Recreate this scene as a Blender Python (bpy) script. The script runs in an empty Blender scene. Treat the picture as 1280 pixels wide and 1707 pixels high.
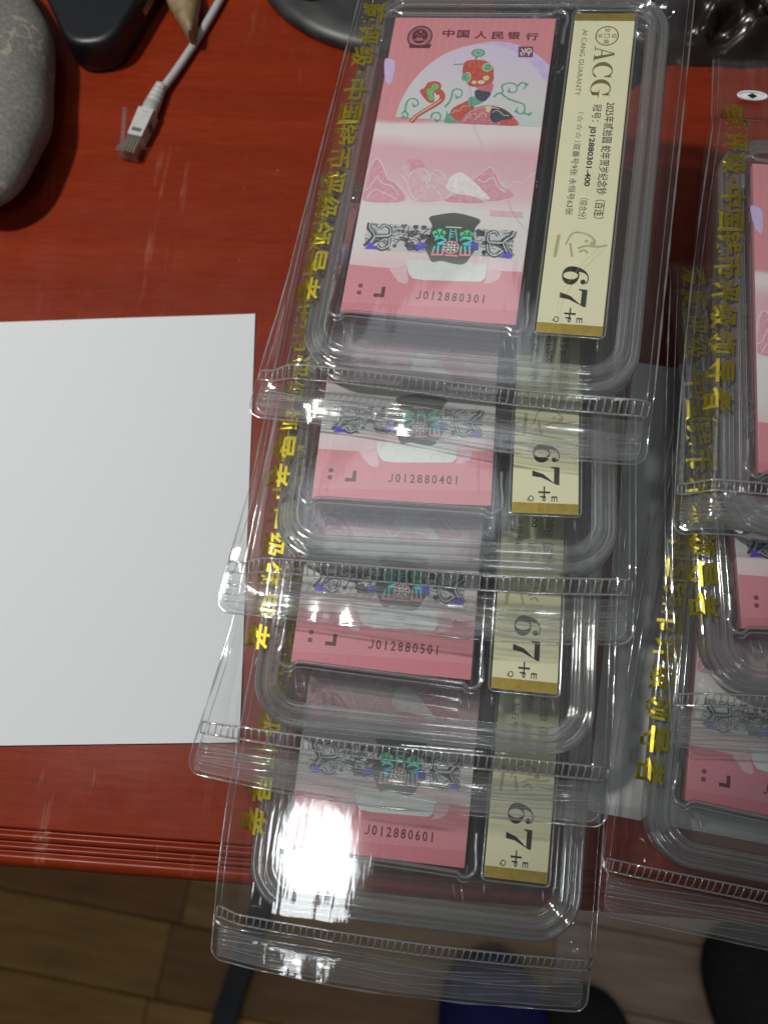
import bpy, bmesh, math, random
from mathutils import Vector, Matrix, noise

# ------------------------------------------------------------------ camera, world, lamps, exposure
SC = bpy.context.scene
COL = SC.collection
MM = 0.001                      # everything below is written in millimetres
R = math.radians

cam_d = bpy.data.cameras.new('camera')
cam = bpy.data.objects.new('camera', cam_d)
COL.objects.link(cam)
cam_d.sensor_fit = 'VERTICAL'
cam_d.sensor_height = 36.0
cam_d.lens = 36.0 * 1400.0 / 1707.0
cam_d.clip_start = 0.01
cam_d.clip_end = 20.0
cam.matrix_world = Matrix.Translation((0, 0, 377.0 * MM)) @ Matrix.Rotation(R(17.037), 4, 'X') @ Matrix.Rotation(R(-8.246), 4, 'Z')
cam_d.dof.use_dof = True
cam_d.dof.focus_distance = 0.345
cam_d.dof.aperture_fstop = 8.0
SC.camera = cam

world = bpy.data.worlds.new('World')
SC.world = world
world.use_nodes = True
bg = world.node_tree.nodes['Background']
bg.inputs['Strength'].default_value = 1.0
_nt = world.node_tree
_tc = _nt.nodes.new('ShaderNodeTexCoord')
_sp = _nt.nodes.new('ShaderNodeSeparateXYZ')
_rp = _nt.nodes.new('ShaderNodeValToRGB')
_rp.color_ramp.elements[0].position = 0.15        # walls of the room
_rp.color_ramp.elements[0].color = (0.05, 0.048, 0.045, 1)
_rp.color_ramp.elements[1].position = 0.85        # its ceiling
_rp.color_ramp.elements[1].color = (0.14, 0.143, 0.145, 1)
_nt.links.new(_tc.outputs['Generated'], _sp.inputs[0])
_nt.links.new(_sp.outputs['Z'], _rp.inputs['Fac'])
_nt.links.new(_rp.outputs['Color'], bg.inputs['Color'])


def lamp(name, kind, loc, aim, power, **kw):
    d = bpy.data.lights.new(name, kind)
    d.energy = power
    for k, v in kw.items():
        setattr(d, k, v)
    o = bpy.data.objects.new(name, d)
    COL.objects.link(o)
    o.location = Vector(loc) * MM
    o.rotation_euler = (Vector(aim) - Vector(loc)).to_track_quat('-Z', 'Y').to_euler()
    return o


# key light from the left, its cone shaped to leave the right-hand stack dark
lamp('desk_lamp', 'SPOT', (-430, 385, 960), (-130, 300, 0), 30.5, color=(1.0, 0.97, 0.92), spot_size=R(42.6), spot_blend=0.26, shadow_soft_size=0.035)
# ceiling lamp over the photographer's shoulder, mirrored in the lowest case
lamp('ceiling_lamp', 'AREA', (-118, -450, 1480), (-30, 0, 0), 1.35, color=(0.96, 1.0, 1.0), shape='ELLIPSE', size=0.16, size_y=0.20)
# pale window ahead of the desk
lamp('window_light', 'AREA', (-150, 720, 1300), (0, 100, 0), 0.50, color=(0.9, 0.95, 1.0), shape='RECTANGLE', size=0.46, size_y=0.26)

SC.view_settings.view_transform = 'Standard'
SC.view_settings.look = 'None'
SC.view_settings.exposure = 0.0
SC.view_settings.gamma = 1.0
SC.render.engine = 'CYCLES'
cy = SC.cycles
cy.use_denoising = True
cy.max_bounces = 14
cy.diffuse_bounces = 3
cy.glossy_bounces = 4
cy.transmission_bounces = 8
cy.transparent_max_bounces = 80
cy.sample_clamp_indirect = 6.0
cy.caustics_reflective = False
cy.caustics_refractive = False

RNG = random.Random(11)
MATS = {}


# ------------------------------------------------------------------ materials
def nodes_of(name):
    m = bpy.data.materials.new(name)
    m.use_nodes = True
    nt = m.node_tree
    nt.nodes.clear()
    out = nt.nodes.new('ShaderNodeOutputMaterial')
    MATS[name] = m
    return m, nt, out


def lk(nt, a, b):
    nt.links.new(a, b)


def coords(nt, scale=(1, 1, 1), kind='Object', rot=(0, 0, 0)):
    tc = nt.nodes.new('ShaderNodeTexCoord')
    mp = nt.nodes.new('ShaderNodeMapping')
    mp.inputs['Scale'].default_value = scale
    mp.inputs['Rotation'].default_value = rot
    lk(nt, tc.outputs[kind], mp.inputs['Vector'])
    return mp.outputs['Vector']


def noise_tex(nt, vec, scale, detail=3, rough=0.55):
    n = nt.nodes.new('ShaderNodeTexNoise')
    n.inputs['Scale'].default_value = scale
    n.inputs['Detail'].default_value = detail
    n.inputs['Roughness'].default_value = rough
    lk(nt, vec, n.inputs['Vector'])
    return n.outputs['Fac']


def ramp(nt, fac, stops):
    r = nt.nodes.new('ShaderNodeValToRGB')
    els = r.color_ramp.elements
    while len(els) < len(stops):
        els.new(0.5)
    for e, (p, c) in zip(els, stops):
        e.position = p
        e.color = (c[0], c[1], c[2], 1)
    lk(nt, fac, r.inputs['Fac'])
    return r.outputs['Color']


def mathn(nt, op, a, b=None, c=None):
    n = nt.nodes.new('ShaderNodeMath')
    n.operation = op
    for i, v in enumerate((a, b, c)):
        if v is None:
            continue
        if isinstance(v, (int, float)):
            n.inputs[i].default_value = v
        else:
            lk(nt, v, n.inputs[i])
    return n.outputs[0]


def mixc(nt, fac, a, b, mode='MIX'):
    n = nt.nodes.new('ShaderNodeMix')
    n.data_type = 'RGBA'
    n.blend_type = mode
    for s, v in ((n.inputs[0], fac), (n.inputs[6], a), (n.inputs[7], b)):
        if isinstance(v, (int, float)):
            s.default_value = v
        elif isinstance(v, tuple):
            s.default_value = (v[0], v[1], v[2], 1)
        else:
            lk(nt, v, s)
    return n.outputs[2]


def bump(nt, height, strength, dist=0.001):
    b = nt.nodes.new('ShaderNodeBump')
    b.inputs['Strength'].default_value = strength
    b.inputs['Distance'].default_value = dist
    lk(nt, height, b.inputs['Height'])
    return b.outputs['Normal']


def principled(nt, out, color, rough, metallic=0.0, spec=0.5, coat=0.0, coat_rough=0.1, normal=None):
    p = nt.nodes.new('ShaderNodeBsdfPrincipled')
    for key, v in (('Base Color', color), ('Roughness', rough), ('Metallic', metallic), ('Specular IOR Level', spec), ('Coat Weight', coat), ('Coat Roughness', coat_rough)):
        s = p.inputs[key]
        if isinstance(v, tuple):
            s.default_value = (v[0], v[1], v[2], 1)
        elif isinstance(v, (int, float)):
            s.default_value = v
        else:
            lk(nt, v, s)
    if normal is not None:
        lk(nt, normal, p.inputs['Normal'])
    lk(nt, p.outputs['BSDF'], out.inputs['Surface'])
    return p


def plain(name, color, rough=0.5, metallic=0.0, spec=0.5, vary=0.12, scale=400.0, coat=0.0, bumps=0.0):
    """painted / moulded / printed surface: colour with fine mottling and a roughness that is never even"""
    m, nt, out = nodes_of(name)
    v = coords(nt)
    f = noise_tex(nt, v, scale, 4)
    lo = tuple(max(0, c * (1 - vary)) for c in color)
    hi = tuple(min(1, c * (1 + vary)) for c in color)
    col = ramp(nt, f, [(0.3, lo), (0.7, hi)])
    rg = mathn(nt, 'MULTIPLY_ADD', noise_tex(nt, v, scale * 0.3, 3), 0.2, max(0.02, rough - 0.1))
    nrm = bump(nt, f, bumps, 0.0006) if bumps else None
    principled(nt, out, col, rg, metallic, spec, coat, 0.12, nrm)
    return m


def clear(name, tint, f0, rough, milk=0.0, edge_dark=0.25, wrinkle=0.0, wscale=60.0, stretch=(1, 1, 1), smudge=0.0, smear=(2.0, 0.14, 1)):
    """thin clear sheet: transmission plus surface reflection that grows towards grazing angles"""
    m, nt, out = nodes_of(name)
    lw = nt.nodes.new('ShaderNodeLayerWeight')
    lw.inputs['Blend'].default_value = 0.5
    v = coords(nt, stretch)
    nrm = None
    if wrinkle:
        h = mathn(nt, 'ADD', noise_tex(nt, v, wscale, 4, 0.6), mathn(nt, 'MULTIPLY', noise_tex(nt, v, wscale * 4.3, 2), 0.10))
        nrm = bump(nt, h, wrinkle, 0.002)
        lk(nt, nrm, lw.inputs['Normal'])
    fac = lw.outputs['Facing']
    p5 = mathn(nt, 'POWER', fac, 4.0)
    fr = mathn(nt, 'MULTIPLY_ADD', p5, 1.0 - f0, f0)
    fr = mathn(nt, 'MINIMUM', fr, 0.9)
    p2 = mathn(nt, 'POWER', fac, 3.0)
    dark = tuple(c * (1 - edge_dark) for c in tint)
    tcol = mixc(nt, p2, tint, dark)
    tr = nt.nodes.new('ShaderNodeBsdfTransparent')
    lk(nt, tcol, tr.inputs['Color'])
    base = tr.outputs[0]
    if milk:
        df = nt.nodes.new('ShaderNodeBsdfDiffuse')
        df.inputs['Color'].default_value = (0.85, 0.87, 0.88, 1)
        tl = nt.nodes.new('ShaderNodeBsdfTranslucent')
        tl.inputs['Color'].default_value = (0.85, 0.87, 0.88, 1)
        ms0 = nt.nodes.new('ShaderNodeMixShader')
        ms0.inputs[0].default_value = 0.45
        lk(nt, df.outputs[0], ms0.inputs[1])
        lk(nt, tl.outputs[0], ms0.inputs[2])
        ms = nt.nodes.new('ShaderNodeMixShader')
        if smudge:
            sm = noise_tex(nt, coords(nt, smear), 60.0, 6, 0.75)
            lk(nt, mathn(nt, 'MULTIPLY', mathn(nt, 'MAXIMUM', mathn(nt, 'SUBTRACT', sm, 0.35), 0.0), milk * 5.0 * smudge), ms.inputs[0])
        else:
            ms.inputs[0].default_value = milk
        lk(nt, base, ms.inputs[1])
        lk(nt, ms0.outputs[0], ms.inputs[2])
        base = ms.outputs[0]
    gl = nt.nodes.new('ShaderNodeBsdfGlossy')
    gl.inputs['Roughness'].default_value = rough
    gl.inputs['Color'].default_value = (0.97, 0.98, 1.0, 1)
    if nrm is not None:
        lk(nt, nrm, gl.inputs['Normal'])
    mx = nt.nodes.new('ShaderNodeMixShader')
    lk(nt, fr, mx.inputs[0])
    lk(nt, base, mx.inputs[1])
    lk(nt, gl.outputs[0], mx.inputs[2])
    lk(nt, mx.outputs[0], out.inputs['Surface'])
    return m


clear('case_plastic', (0.985, 0.988, 0.985), 0.05, 0.06, milk=0.006, edge_dark=0.45, wrinkle=0.02, wscale=25.0)
clear('case_back', (0.90, 0.905, 0.905), 0.06, 0.05, milk=0.02, edge_dark=0.3)  # greyed so the shade beneath a case is carried by its tint
clear('divider_smoke', (0.36, 0.37, 0.38), 0.06, 0.06, milk=0.004, edge_dark=0.4)  # dark tint stands in for shade in the gap beside the label
clear('ridge_plastic', (0.90, 0.92, 0.92), 0.24, 0.08, milk=0.14, edge_dark=0.6)

clear('film', (0.983, 0.986, 0.983), 0.045, 0.05, milk=0.02, edge_dark=0.3, wrinkle=0.13, wscale=40.0, stretch=(1.5, 0.2, 1.0), smudge=1.0)
clear('film_edge', (0.90, 0.92, 0.92), 0.28, 0.08, milk=0.18, edge_dark=0.5)
clear('zip_plastic', (0.93, 0.94, 0.94), 0.26, 0.10, milk=0.34, edge_dark=0.45)
clear('flap_film', (0.97, 0.975, 0.97), 0.05, 0.10, milk=0.13, edge_dark=0.2, wrinkle=0.16, wscale=40.0, stretch=(0.16, 1.6, 1.0), smudge=1.0, smear=(0.10, 2.2, 1))
clear('crease_film', (0.97, 0.97, 0.97), 0.10, 0.12, milk=0.35, edge_dark=0.0)
clear('plug_plastic', (0.90, 0.90, 0.85), 0.10, 0.08, milk=0.10, edge_dark=0.4)


def rim_plastic():
    """stepped rim of the case: thick moulding that bends and blurs what lies under it"""
    m, nt, out = nodes_of('rim_plastic')
    lw = nt.nodes.new('ShaderNodeLayerWeight')
    lw.inputs['Blend'].default_value = 0.5
    fac = lw.outputs['Facing']
    fr = mathn(nt, 'MINIMUM', mathn(nt, 'MULTIPLY_ADD', mathn(nt, 'POWER', fac, 2.5), 0.8, 0.15), 0.9)
    rf = nt.nodes.new('ShaderNodeBsdfRefraction')
    rf.inputs['IOR'].default_value = 1.22
    rf.inputs['Roughness'].default_value = 0.22
    rf.inputs['Color'].default_value = (0.88, 0.90, 0.90, 1)
    tr = nt.nodes.new('ShaderNodeBsdfTransparent')
    tr.inputs['Color'].default_value = (0.93, 0.95, 0.95, 1)
    gl = nt.nodes.new('ShaderNodeBsdfGlossy')
    gl.inputs['Roughness'].default_value = 0.05
    df = nt.nodes.new('ShaderNodeBsdfDiffuse')
    df.inputs['Color'].default_value = (0.8, 0.83, 0.84, 1)
    m0 = nt.nodes.new('ShaderNodeMixShader')
    m0.inputs[0].default_value = 0.45
    lk(nt, rf.outputs[0], m0.inputs[1])
    lk(nt, tr.outputs[0], m0.inputs[2])
    m1 = nt.nodes.new('ShaderNodeMixShader')
    m1.inputs[0].default_value = 0.10
    lk(nt, m0.outputs[0], m1.inputs[1])
    lk(nt, df.outputs[0], m1.inputs[2])
    m2 = nt.nodes.new('ShaderNodeMixShader')
    lk(nt, fr, m2.inputs[0])
    lk(nt, m1.outputs[0], m2.inputs[1])
    lk(nt, gl.outputs[0], m2.inputs[2])
    lk(nt, m2.outputs[0], out.inputs['Surface'])


rim_plastic()


def wood_desk():
    m, nt, out = nodes_of('desk_varnish')
    v = coords(nt, (0.12, 1.0, 1.0), rot=(0, 0, R(11.6)))
    g = noise_tex(nt, v, 420.0, 5, 0.65)
    v2 = coords(nt, (0.05, 1.0, 1.0), rot=(0, 0, R(11.6)))
    g2 = noise_tex(nt, v2, 60.0, 3)
    fac = mathn(nt, 'MULTIPLY_ADD', g, 0.55, mathn(nt, 'MULTIPLY', g2, 0.45))
    col = ramp(nt, fac, [(0.28, (0.148, 0.0140, 0.0032)), (0.5, (0.205, 0.0215, 0.0048)), (0.72, (0.265, 0.032, 0.0072))])
    # wear: pale scuffs and tiny chips with their own shape
    sc = noise_tex(nt, coords(nt, (1.0, 0.10, 1.0), rot=(0, 0, R(-28))), 95.0, 5, 0.7)
    reg = noise_tex(nt, coords(nt), 11.0, 2)
    scm = mathn(nt, 'MULTIPLY', mathn(nt, 'MAXIMUM', mathn(nt, 'SUBTRACT', sc, 0.59), 0.0), mathn(nt, 'MULTIPLY', mathn(nt, 'MAXIMUM', mathn(nt, 'SUBTRACT', reg, 0.43), 0.0), 26.0))
    col = mixc(nt, mathn(nt, 'MINIMUM', scm, 0.5), col, (0.42, 0.20, 0.15))
    vo = nt.nodes.new('ShaderNodeTexVoronoi')
    vo.inputs['Scale'].default_value = 42.0
    lk(nt, coords(nt), vo.inputs['Vector'])
    chip = mathn(nt, 'LESS_THAN', vo.outputs['Distance'], 0.022)
    col = mixc(nt, mathn(nt, 'MULTIPLY', chip, 0.55), col, (0.62, 0.36, 0.24))
    rg = mathn(nt, 'MULTIPLY_ADD', noise_tex(nt, coords(nt), 35.0, 5, 0.7), 0.32, 0.16)
    principled(nt, out, col, rg, 0, 0.21, 0.0, 0.1, bump(nt, g, 0.06, 0.0005))
    return m


wood_desk()


def floor_wood(name, lo, hi, rough=0.35):
    m, nt, out = nodes_of(name)
    v = coords(nt, (0.10, 1.0, 1.0))
    g = noise_tex(nt, v, 90.0, 5, 0.6)
    principled(nt, out, ramp(nt, g, [(0.3, lo), (0.7, hi)]), mathn(nt, 'MULTIPLY_ADD', noise_tex(nt, v, 20.0), 0.3, rough - 0.15), 0, 0.5, 0, 0.1, bump(nt, g, 0.1, 0.001))


floor_wood('floor_amber', (0.27, 0.135, 0.024), (0.46, 0.25, 0.055))
floor_wood('floor_brown', (0.21, 0.085, 0.018), (0.34, 0.155, 0.036))
floor_wood('floor_pale', (0.40, 0.27, 0.20), (0.66, 0.48, 0.38), 0.3)  # window glare on the floor, put into a lighter plank colour


def stone_mat():
    m, nt, out = nodes_of('stone_grey')
    v = coords(nt)
    f = noise_tex(nt, v, 450.0, 6, 0.8)
    f2 = noise_tex(nt, v, 30.0, 4)
    col = ramp(nt, f, [(0.30, (0.075, 0.075, 0.068)), (0.5, (0.165, 0.165, 0.15)), (0.70, (0.30, 0.30, 0.27))])
    col = mixc(nt, 0.25, col, ramp(nt, f2, [(0.3, (0.13, 0.13, 0.12)), (0.7, (0.24, 0.24, 0.22))]))
    wv = nt.nodes.new('ShaderNodeTexWave')
    wv.inputs['Scale'].default_value = 7.0
    wv.inputs['Distortion'].default_value = 6.0
    wv.inputs['Detail'].default_value = 3.0
    wv.inputs['Detail Scale'].default_value = 4.0
    lk(nt, coords(nt, (1, 1, 1), rot=(0.3, 0.5, R(50))), wv.inputs['Vector'])
    vein = mathn(nt, 'GREATER_THAN', wv.outputs['Fac'], 0.996)
    vein = mathn(nt, 'MULTIPLY', vein, mathn(nt, 'GREATER_THAN', f2, 0.47))
    col = mixc(nt, mathn(nt, 'MULTIPLY', vein, mathn(nt, 'MULTIPLY', f, 0.75)), col, (0.48, 0.43, 0.30))
    principled(nt, out, col, 0.62, 0, 0.35, 0, 0.1, bump(nt, f, 0.35, 0.0008))


stone_mat()


def paper_mat(name, c):
    m, nt, out = nodes_of(name)
    v = coords(nt)
    f = noise_tex(nt, v, 900.0, 4, 0.7)
    f2 = noise_tex(nt, v, 14.0, 2)
    col = mixc(nt, 0.06, c, ramp(nt, f, [(0.3, (0.55, 0.55, 0.55)), (0.7, (0.9, 0.9, 0.9))]))
    principled(nt, out, col, 0.75, 0, 0.2, 0, 0.1, bump(nt, mathn(nt, 'ADD', mathn(nt, 'MULTIPLY', f, 0.1), f2), 0.10, 0.002))


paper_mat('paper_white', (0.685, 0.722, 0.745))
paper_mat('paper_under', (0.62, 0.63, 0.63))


def note_mat():
    """pink commemorative note: printed colour bands up the length of the sheet, with fine guilloche grain"""
    m, nt, out = nodes_of('note_print')
    tc = nt.nodes.new('ShaderNodeTexCoord')
    sp = nt.nodes.new('ShaderNodeSeparateXYZ')
    lk(nt, tc.outputs['Object'], sp.inputs[0])
    n1 = noise_tex(nt, coords(nt, (0.35, 1, 1)), 70.0, 4)
    vv = mathn(nt, 'MULTIPLY_ADD', mathn(nt, 'SUBTRACT', n1, 0.5), 0.05, mathn(nt, 'DIVIDE', sp.outputs['Y'], 0.145))
    pk = (0.70, 0.27, 0.30)
    col = ramp(nt, vv, [(0.0, (0.68, 0.28, 0.33)), (0.17, (0.82, 0.65, 0.68)), (0.22, (0.78, 0.77, 0.77)), (0.34, (0.82, 0.80, 0.80)), (0.385, (0.82, 0.58, 0.64)),
                        (0.46, (0.78, 0.48, 0.56)), (0.53, (0.77, 0.45, 0.53)), (0.585, (0.84, 0.75, 0.77)), (0.62, (0.80, 0.75, 0.76)), (0.635, pk), (1.0, (0.67, 0.235, 0.265))])
    fine = noise_tex(nt, coords(nt), 1500.0, 2)
    wv = nt.nodes.new('ShaderNodeTexWave')
    wv.inputs['Scale'].default_value = 380.0
    wv.inputs['Distortion'].default_value = 4.0
    lk(nt, coords(nt, (0.25, 1, 1)), wv.inputs['Vector'])
    col = mixc(nt, mathn(nt, 'MULTIPLY', wv.outputs['Fac'], 0.05), col, (0.85, 0.75, 0.77))
    col = mixc(nt, mathn(nt, 'MULTIPLY', fine, 0.12), col, (0.5, 0.3, 0.33))
    principled(nt, out, col, 0.5, 0, 0.35)


note_mat()


def edge_mat():
    m, nt, out = nodes_of('note_edges')
    wv = nt.nodes.new('ShaderNodeTexWave')
    wv.bands_direction = 'Z'
    wv.inputs['Scale'].default_value = 900.0
    wv.inputs['Distortion'].default_value = 1.5
    lk(nt, coords(nt), wv.inputs['Vector'])
    principled(nt, out, ramp(nt, wv.outputs['Fac'], [(0.2, (0.34, 0.13, 0.16)), (0.8, (0.62, 0.34, 0.38))]), 0.7, 0, 0.2)


edge_mat()


def label_mat():
    m, nt, out = nodes_of('label_cream')
    v = coords(nt)
    col = ramp(nt, noise_tex(nt, v, 40.0, 3), [(0.3, (0.79, 0.775, 0.51)), (0.7, (0.84, 0.825, 0.56))])
    principled(nt, out, col, 0.42, 0.0, 0.5, 0.15, 0.2)


label_mat()


def gold_mat(name, lo, hi, rough, metal=0.6):
    m, nt, out = nodes_of(name)
    v = coords(nt)
    f = noise_tex(nt, v, 160.0, 3)
    principled(nt, out, ramp(nt, f, [(0.3, lo), (0.7, hi)]), mathn(nt, 'MULTIPLY_ADD', noise_tex(nt, v, 700.0), 0.25, rough), metal, 0.5)


gold_mat('gold_band', (0.34, 0.24, 0.030), (0.50, 0.37, 0.05), 0.30)
gold_mat('gold_foil', (0.24, 0.195, 0.012), (0.36, 0.30, 0.022), 0.24, 0.75)
plain('gold_ink', (0.17, 0.15, 0.014), 0.4)
plain('gold_wash', (0.47, 0.45, 0.20), 0.5)
plain('black_ink', (0.012, 0.013, 0.010), 0.45)
plain('grey_ink', (0.11, 0.11, 0.08), 0.5)
plain('maroon_ink', (0.10, 0.012, 0.022), 0.5)
plain('purple_ink', (0.19, 0.045, 0.13), 0.5)
plain('print_red', (0.55, 0.085, 0.055), 0.5, vary=0.3, scale=900)
plain('print_rose', (0.58, 0.17, 0.22), 0.5, vary=0.25, scale=900)
plain('print_pink', (0.72, 0.36, 0.45), 0.5, vary=0.15, scale=500)
plain('print_palepink', (0.76, 0.50, 0.57), 0.5, vary=0.08, scale=500)
plain('print_band', (0.68, 0.255, 0.305), 0.5, vary=0.08, scale=1200)
plain('print_bandlow', (0.64, 0.20, 0.25), 0.5, vary=0.08, scale=1200)
plain('print_teal', (0.13, 0.38, 0.28), 0.5, vary=0.2, scale=900)
plain('print_green', (0.16, 0.50, 0.18), 0.5, vary=0.3, scale=900)
plain('print_navy', (0.045, 0.055, 0.085), 0.5, vary=0.3, scale=900)
plain('notch_white', (0.74, 0.78, 0.78), 0.45, vary=0.05)
plain('print_cream', (0.66, 0.66, 0.42), 0.5)
plain('print_white', (0.86, 0.80, 0.82), 0.5)
plain('print_lavender', (0.60, 0.49, 0.78), 0.5, vary=0.08)
plain('holo_navy', (0.10, 0.105, 0.13), 0.3, 0.3, vary=0.3)
plain('holo_green', (0.14, 0.92, 0.42), 0.35, 0.2, vary=0.25)
plain('holo_cyan', (0.12, 0.80, 0.85), 0.35, 0.2, vary=0.25)
plain('holo_pink', (0.95, 0.36, 0.44), 0.35, 0.2)
plain('holo_white', (0.75, 0.80, 0.78), 0.35, 0.2)
plain('holo_violet', (0.16, 0.10, 0.72), 0.35, 0.2)


def moon_mat():
    m, nt, out = nodes_of('print_moon')
    tc = nt.nodes.new('ShaderNodeTexCoord')
    sp = nt.nodes.new('ShaderNodeSeparateXYZ')
    lk(nt, tc.outputs['Object'], sp.inputs[0])
    f = mathn(nt, 'DIVIDE', mathn(nt, 'SUBTRACT', sp.outputs['Y'], 0.088), 0.046)
    n = noise_tex(nt, coords(nt, (0.2, 1.5, 1)), 180.0, 4)
    f = mathn(nt, 'MULTIPLY_ADD', mathn(nt, 'SUBTRACT', n, 0.5), 0.35, f)
    principled(nt, out, ramp(nt, f, [(0.0, (0.54, 0.66, 0.64)), (0.3, (0.66, 0.66, 0.68)), (0.7, (0.68, 0.61, 0.73)), (1.0, (0.66, 0.57, 0.76))]), 0.5, 0, 0.35)


def vase_mat():
    m, nt, out = nodes_of('holo_grey')
    tc = nt.nodes.new('ShaderNodeTexCoord')
    sp = nt.nodes.new('ShaderNodeSeparateXYZ')
    lk(nt, tc.outputs['Object'], sp.inputs[0])
    f = mathn(nt, 'DIVIDE', mathn(nt, 'SUBTRACT', sp.outputs['Y'], 0.025), 0.024)
    principled(nt, out, ramp(nt, f, [(0.0, (0.20, 0.23, 0.21)), (0.4, (0.075, 0.09, 0.08)), (1.0, (0.16, 0.18, 0.165))]), 0.3, 0.35)


def ground_mat():
    m, nt, out = nodes_of('holo_ground')
    wv = nt.nodes.new('ShaderNodeTexWave')
    wv.wave_type = 'RINGS'
    wv.inputs['Scale'].default_value = 160.0
    wv.inputs['Distortion'].default_value = 14.0
    wv.inputs['Detail'].default_value = 3.0
    wv.inputs['Detail Scale'].default_value = 1.6
    lk(nt, coords(nt), wv.inputs['Vector'])
    gate = noise_tex(nt, coords(nt), 130.0, 3)
    f = mathn(nt, 'MULTIPLY', wv.outputs['Fac'], mathn(nt, 'GREATER_THAN', gate, 0.49))
    principled(nt, out, ramp(nt, f, [(0.35, (0.66, 0.67, 0.68)), (0.75, (0.25, 0.26, 0.29))]), 0.32, 0.25)


moon_mat()
vase_mat()
ground_mat()
plain('hub_black', (0.008, 0.009, 0.012), 0.38, vary=0.2, scale=1500, bumps=0.05)
plain('lamp_black', (0.03, 0.033, 0.033), 0.42, vary=0.4, scale=60)
plain('slot_metal', (0.45, 0.45, 0.45), 0.3, 0.8)
plain('cable_grey', (0.43, 0.44, 0.44), 0.45, vary=0.06, scale=200)
plain('boot_grey', (0.46, 0.47, 0.46), 0.5, vary=0.08, scale=300)
plain('boot_groove', (0.10, 0.10, 0.10), 0.6)
plain('contact_gold', (0.50, 0.40, 0.22), 0.3, 0.8)
plain('carved_wood', (0.27, 0.19, 0.10), 0.65, vary=0.35, scale=150, bumps=0.4)
plain('bag_brown', (0.016, 0.009, 0.009), 0.22, vary=0.3, scale=60)
plain('lid_grey', (0.06, 0.055, 0.05), 0.4)
plain('pale_stone', (0.42, 0.38, 0.27), 0.6, vary=0.2, scale=250)
plain('navy_metal', (0.004, 0.006, 0.018), 0.35)
plain('blue_cloth', (0.010, 0.009, 0.16), 0.7, vary=0.3, scale=80)
plain('slipper_knit', (0.035, 0.035, 0.037), 0.9, vary=0.5, scale=350, bumps=0.6)
plain('slipper_sole', (0.012, 0.012, 0.012), 0.8)
plain('hole_white', (0.72, 0.75, 0.76), 0.3)


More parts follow.
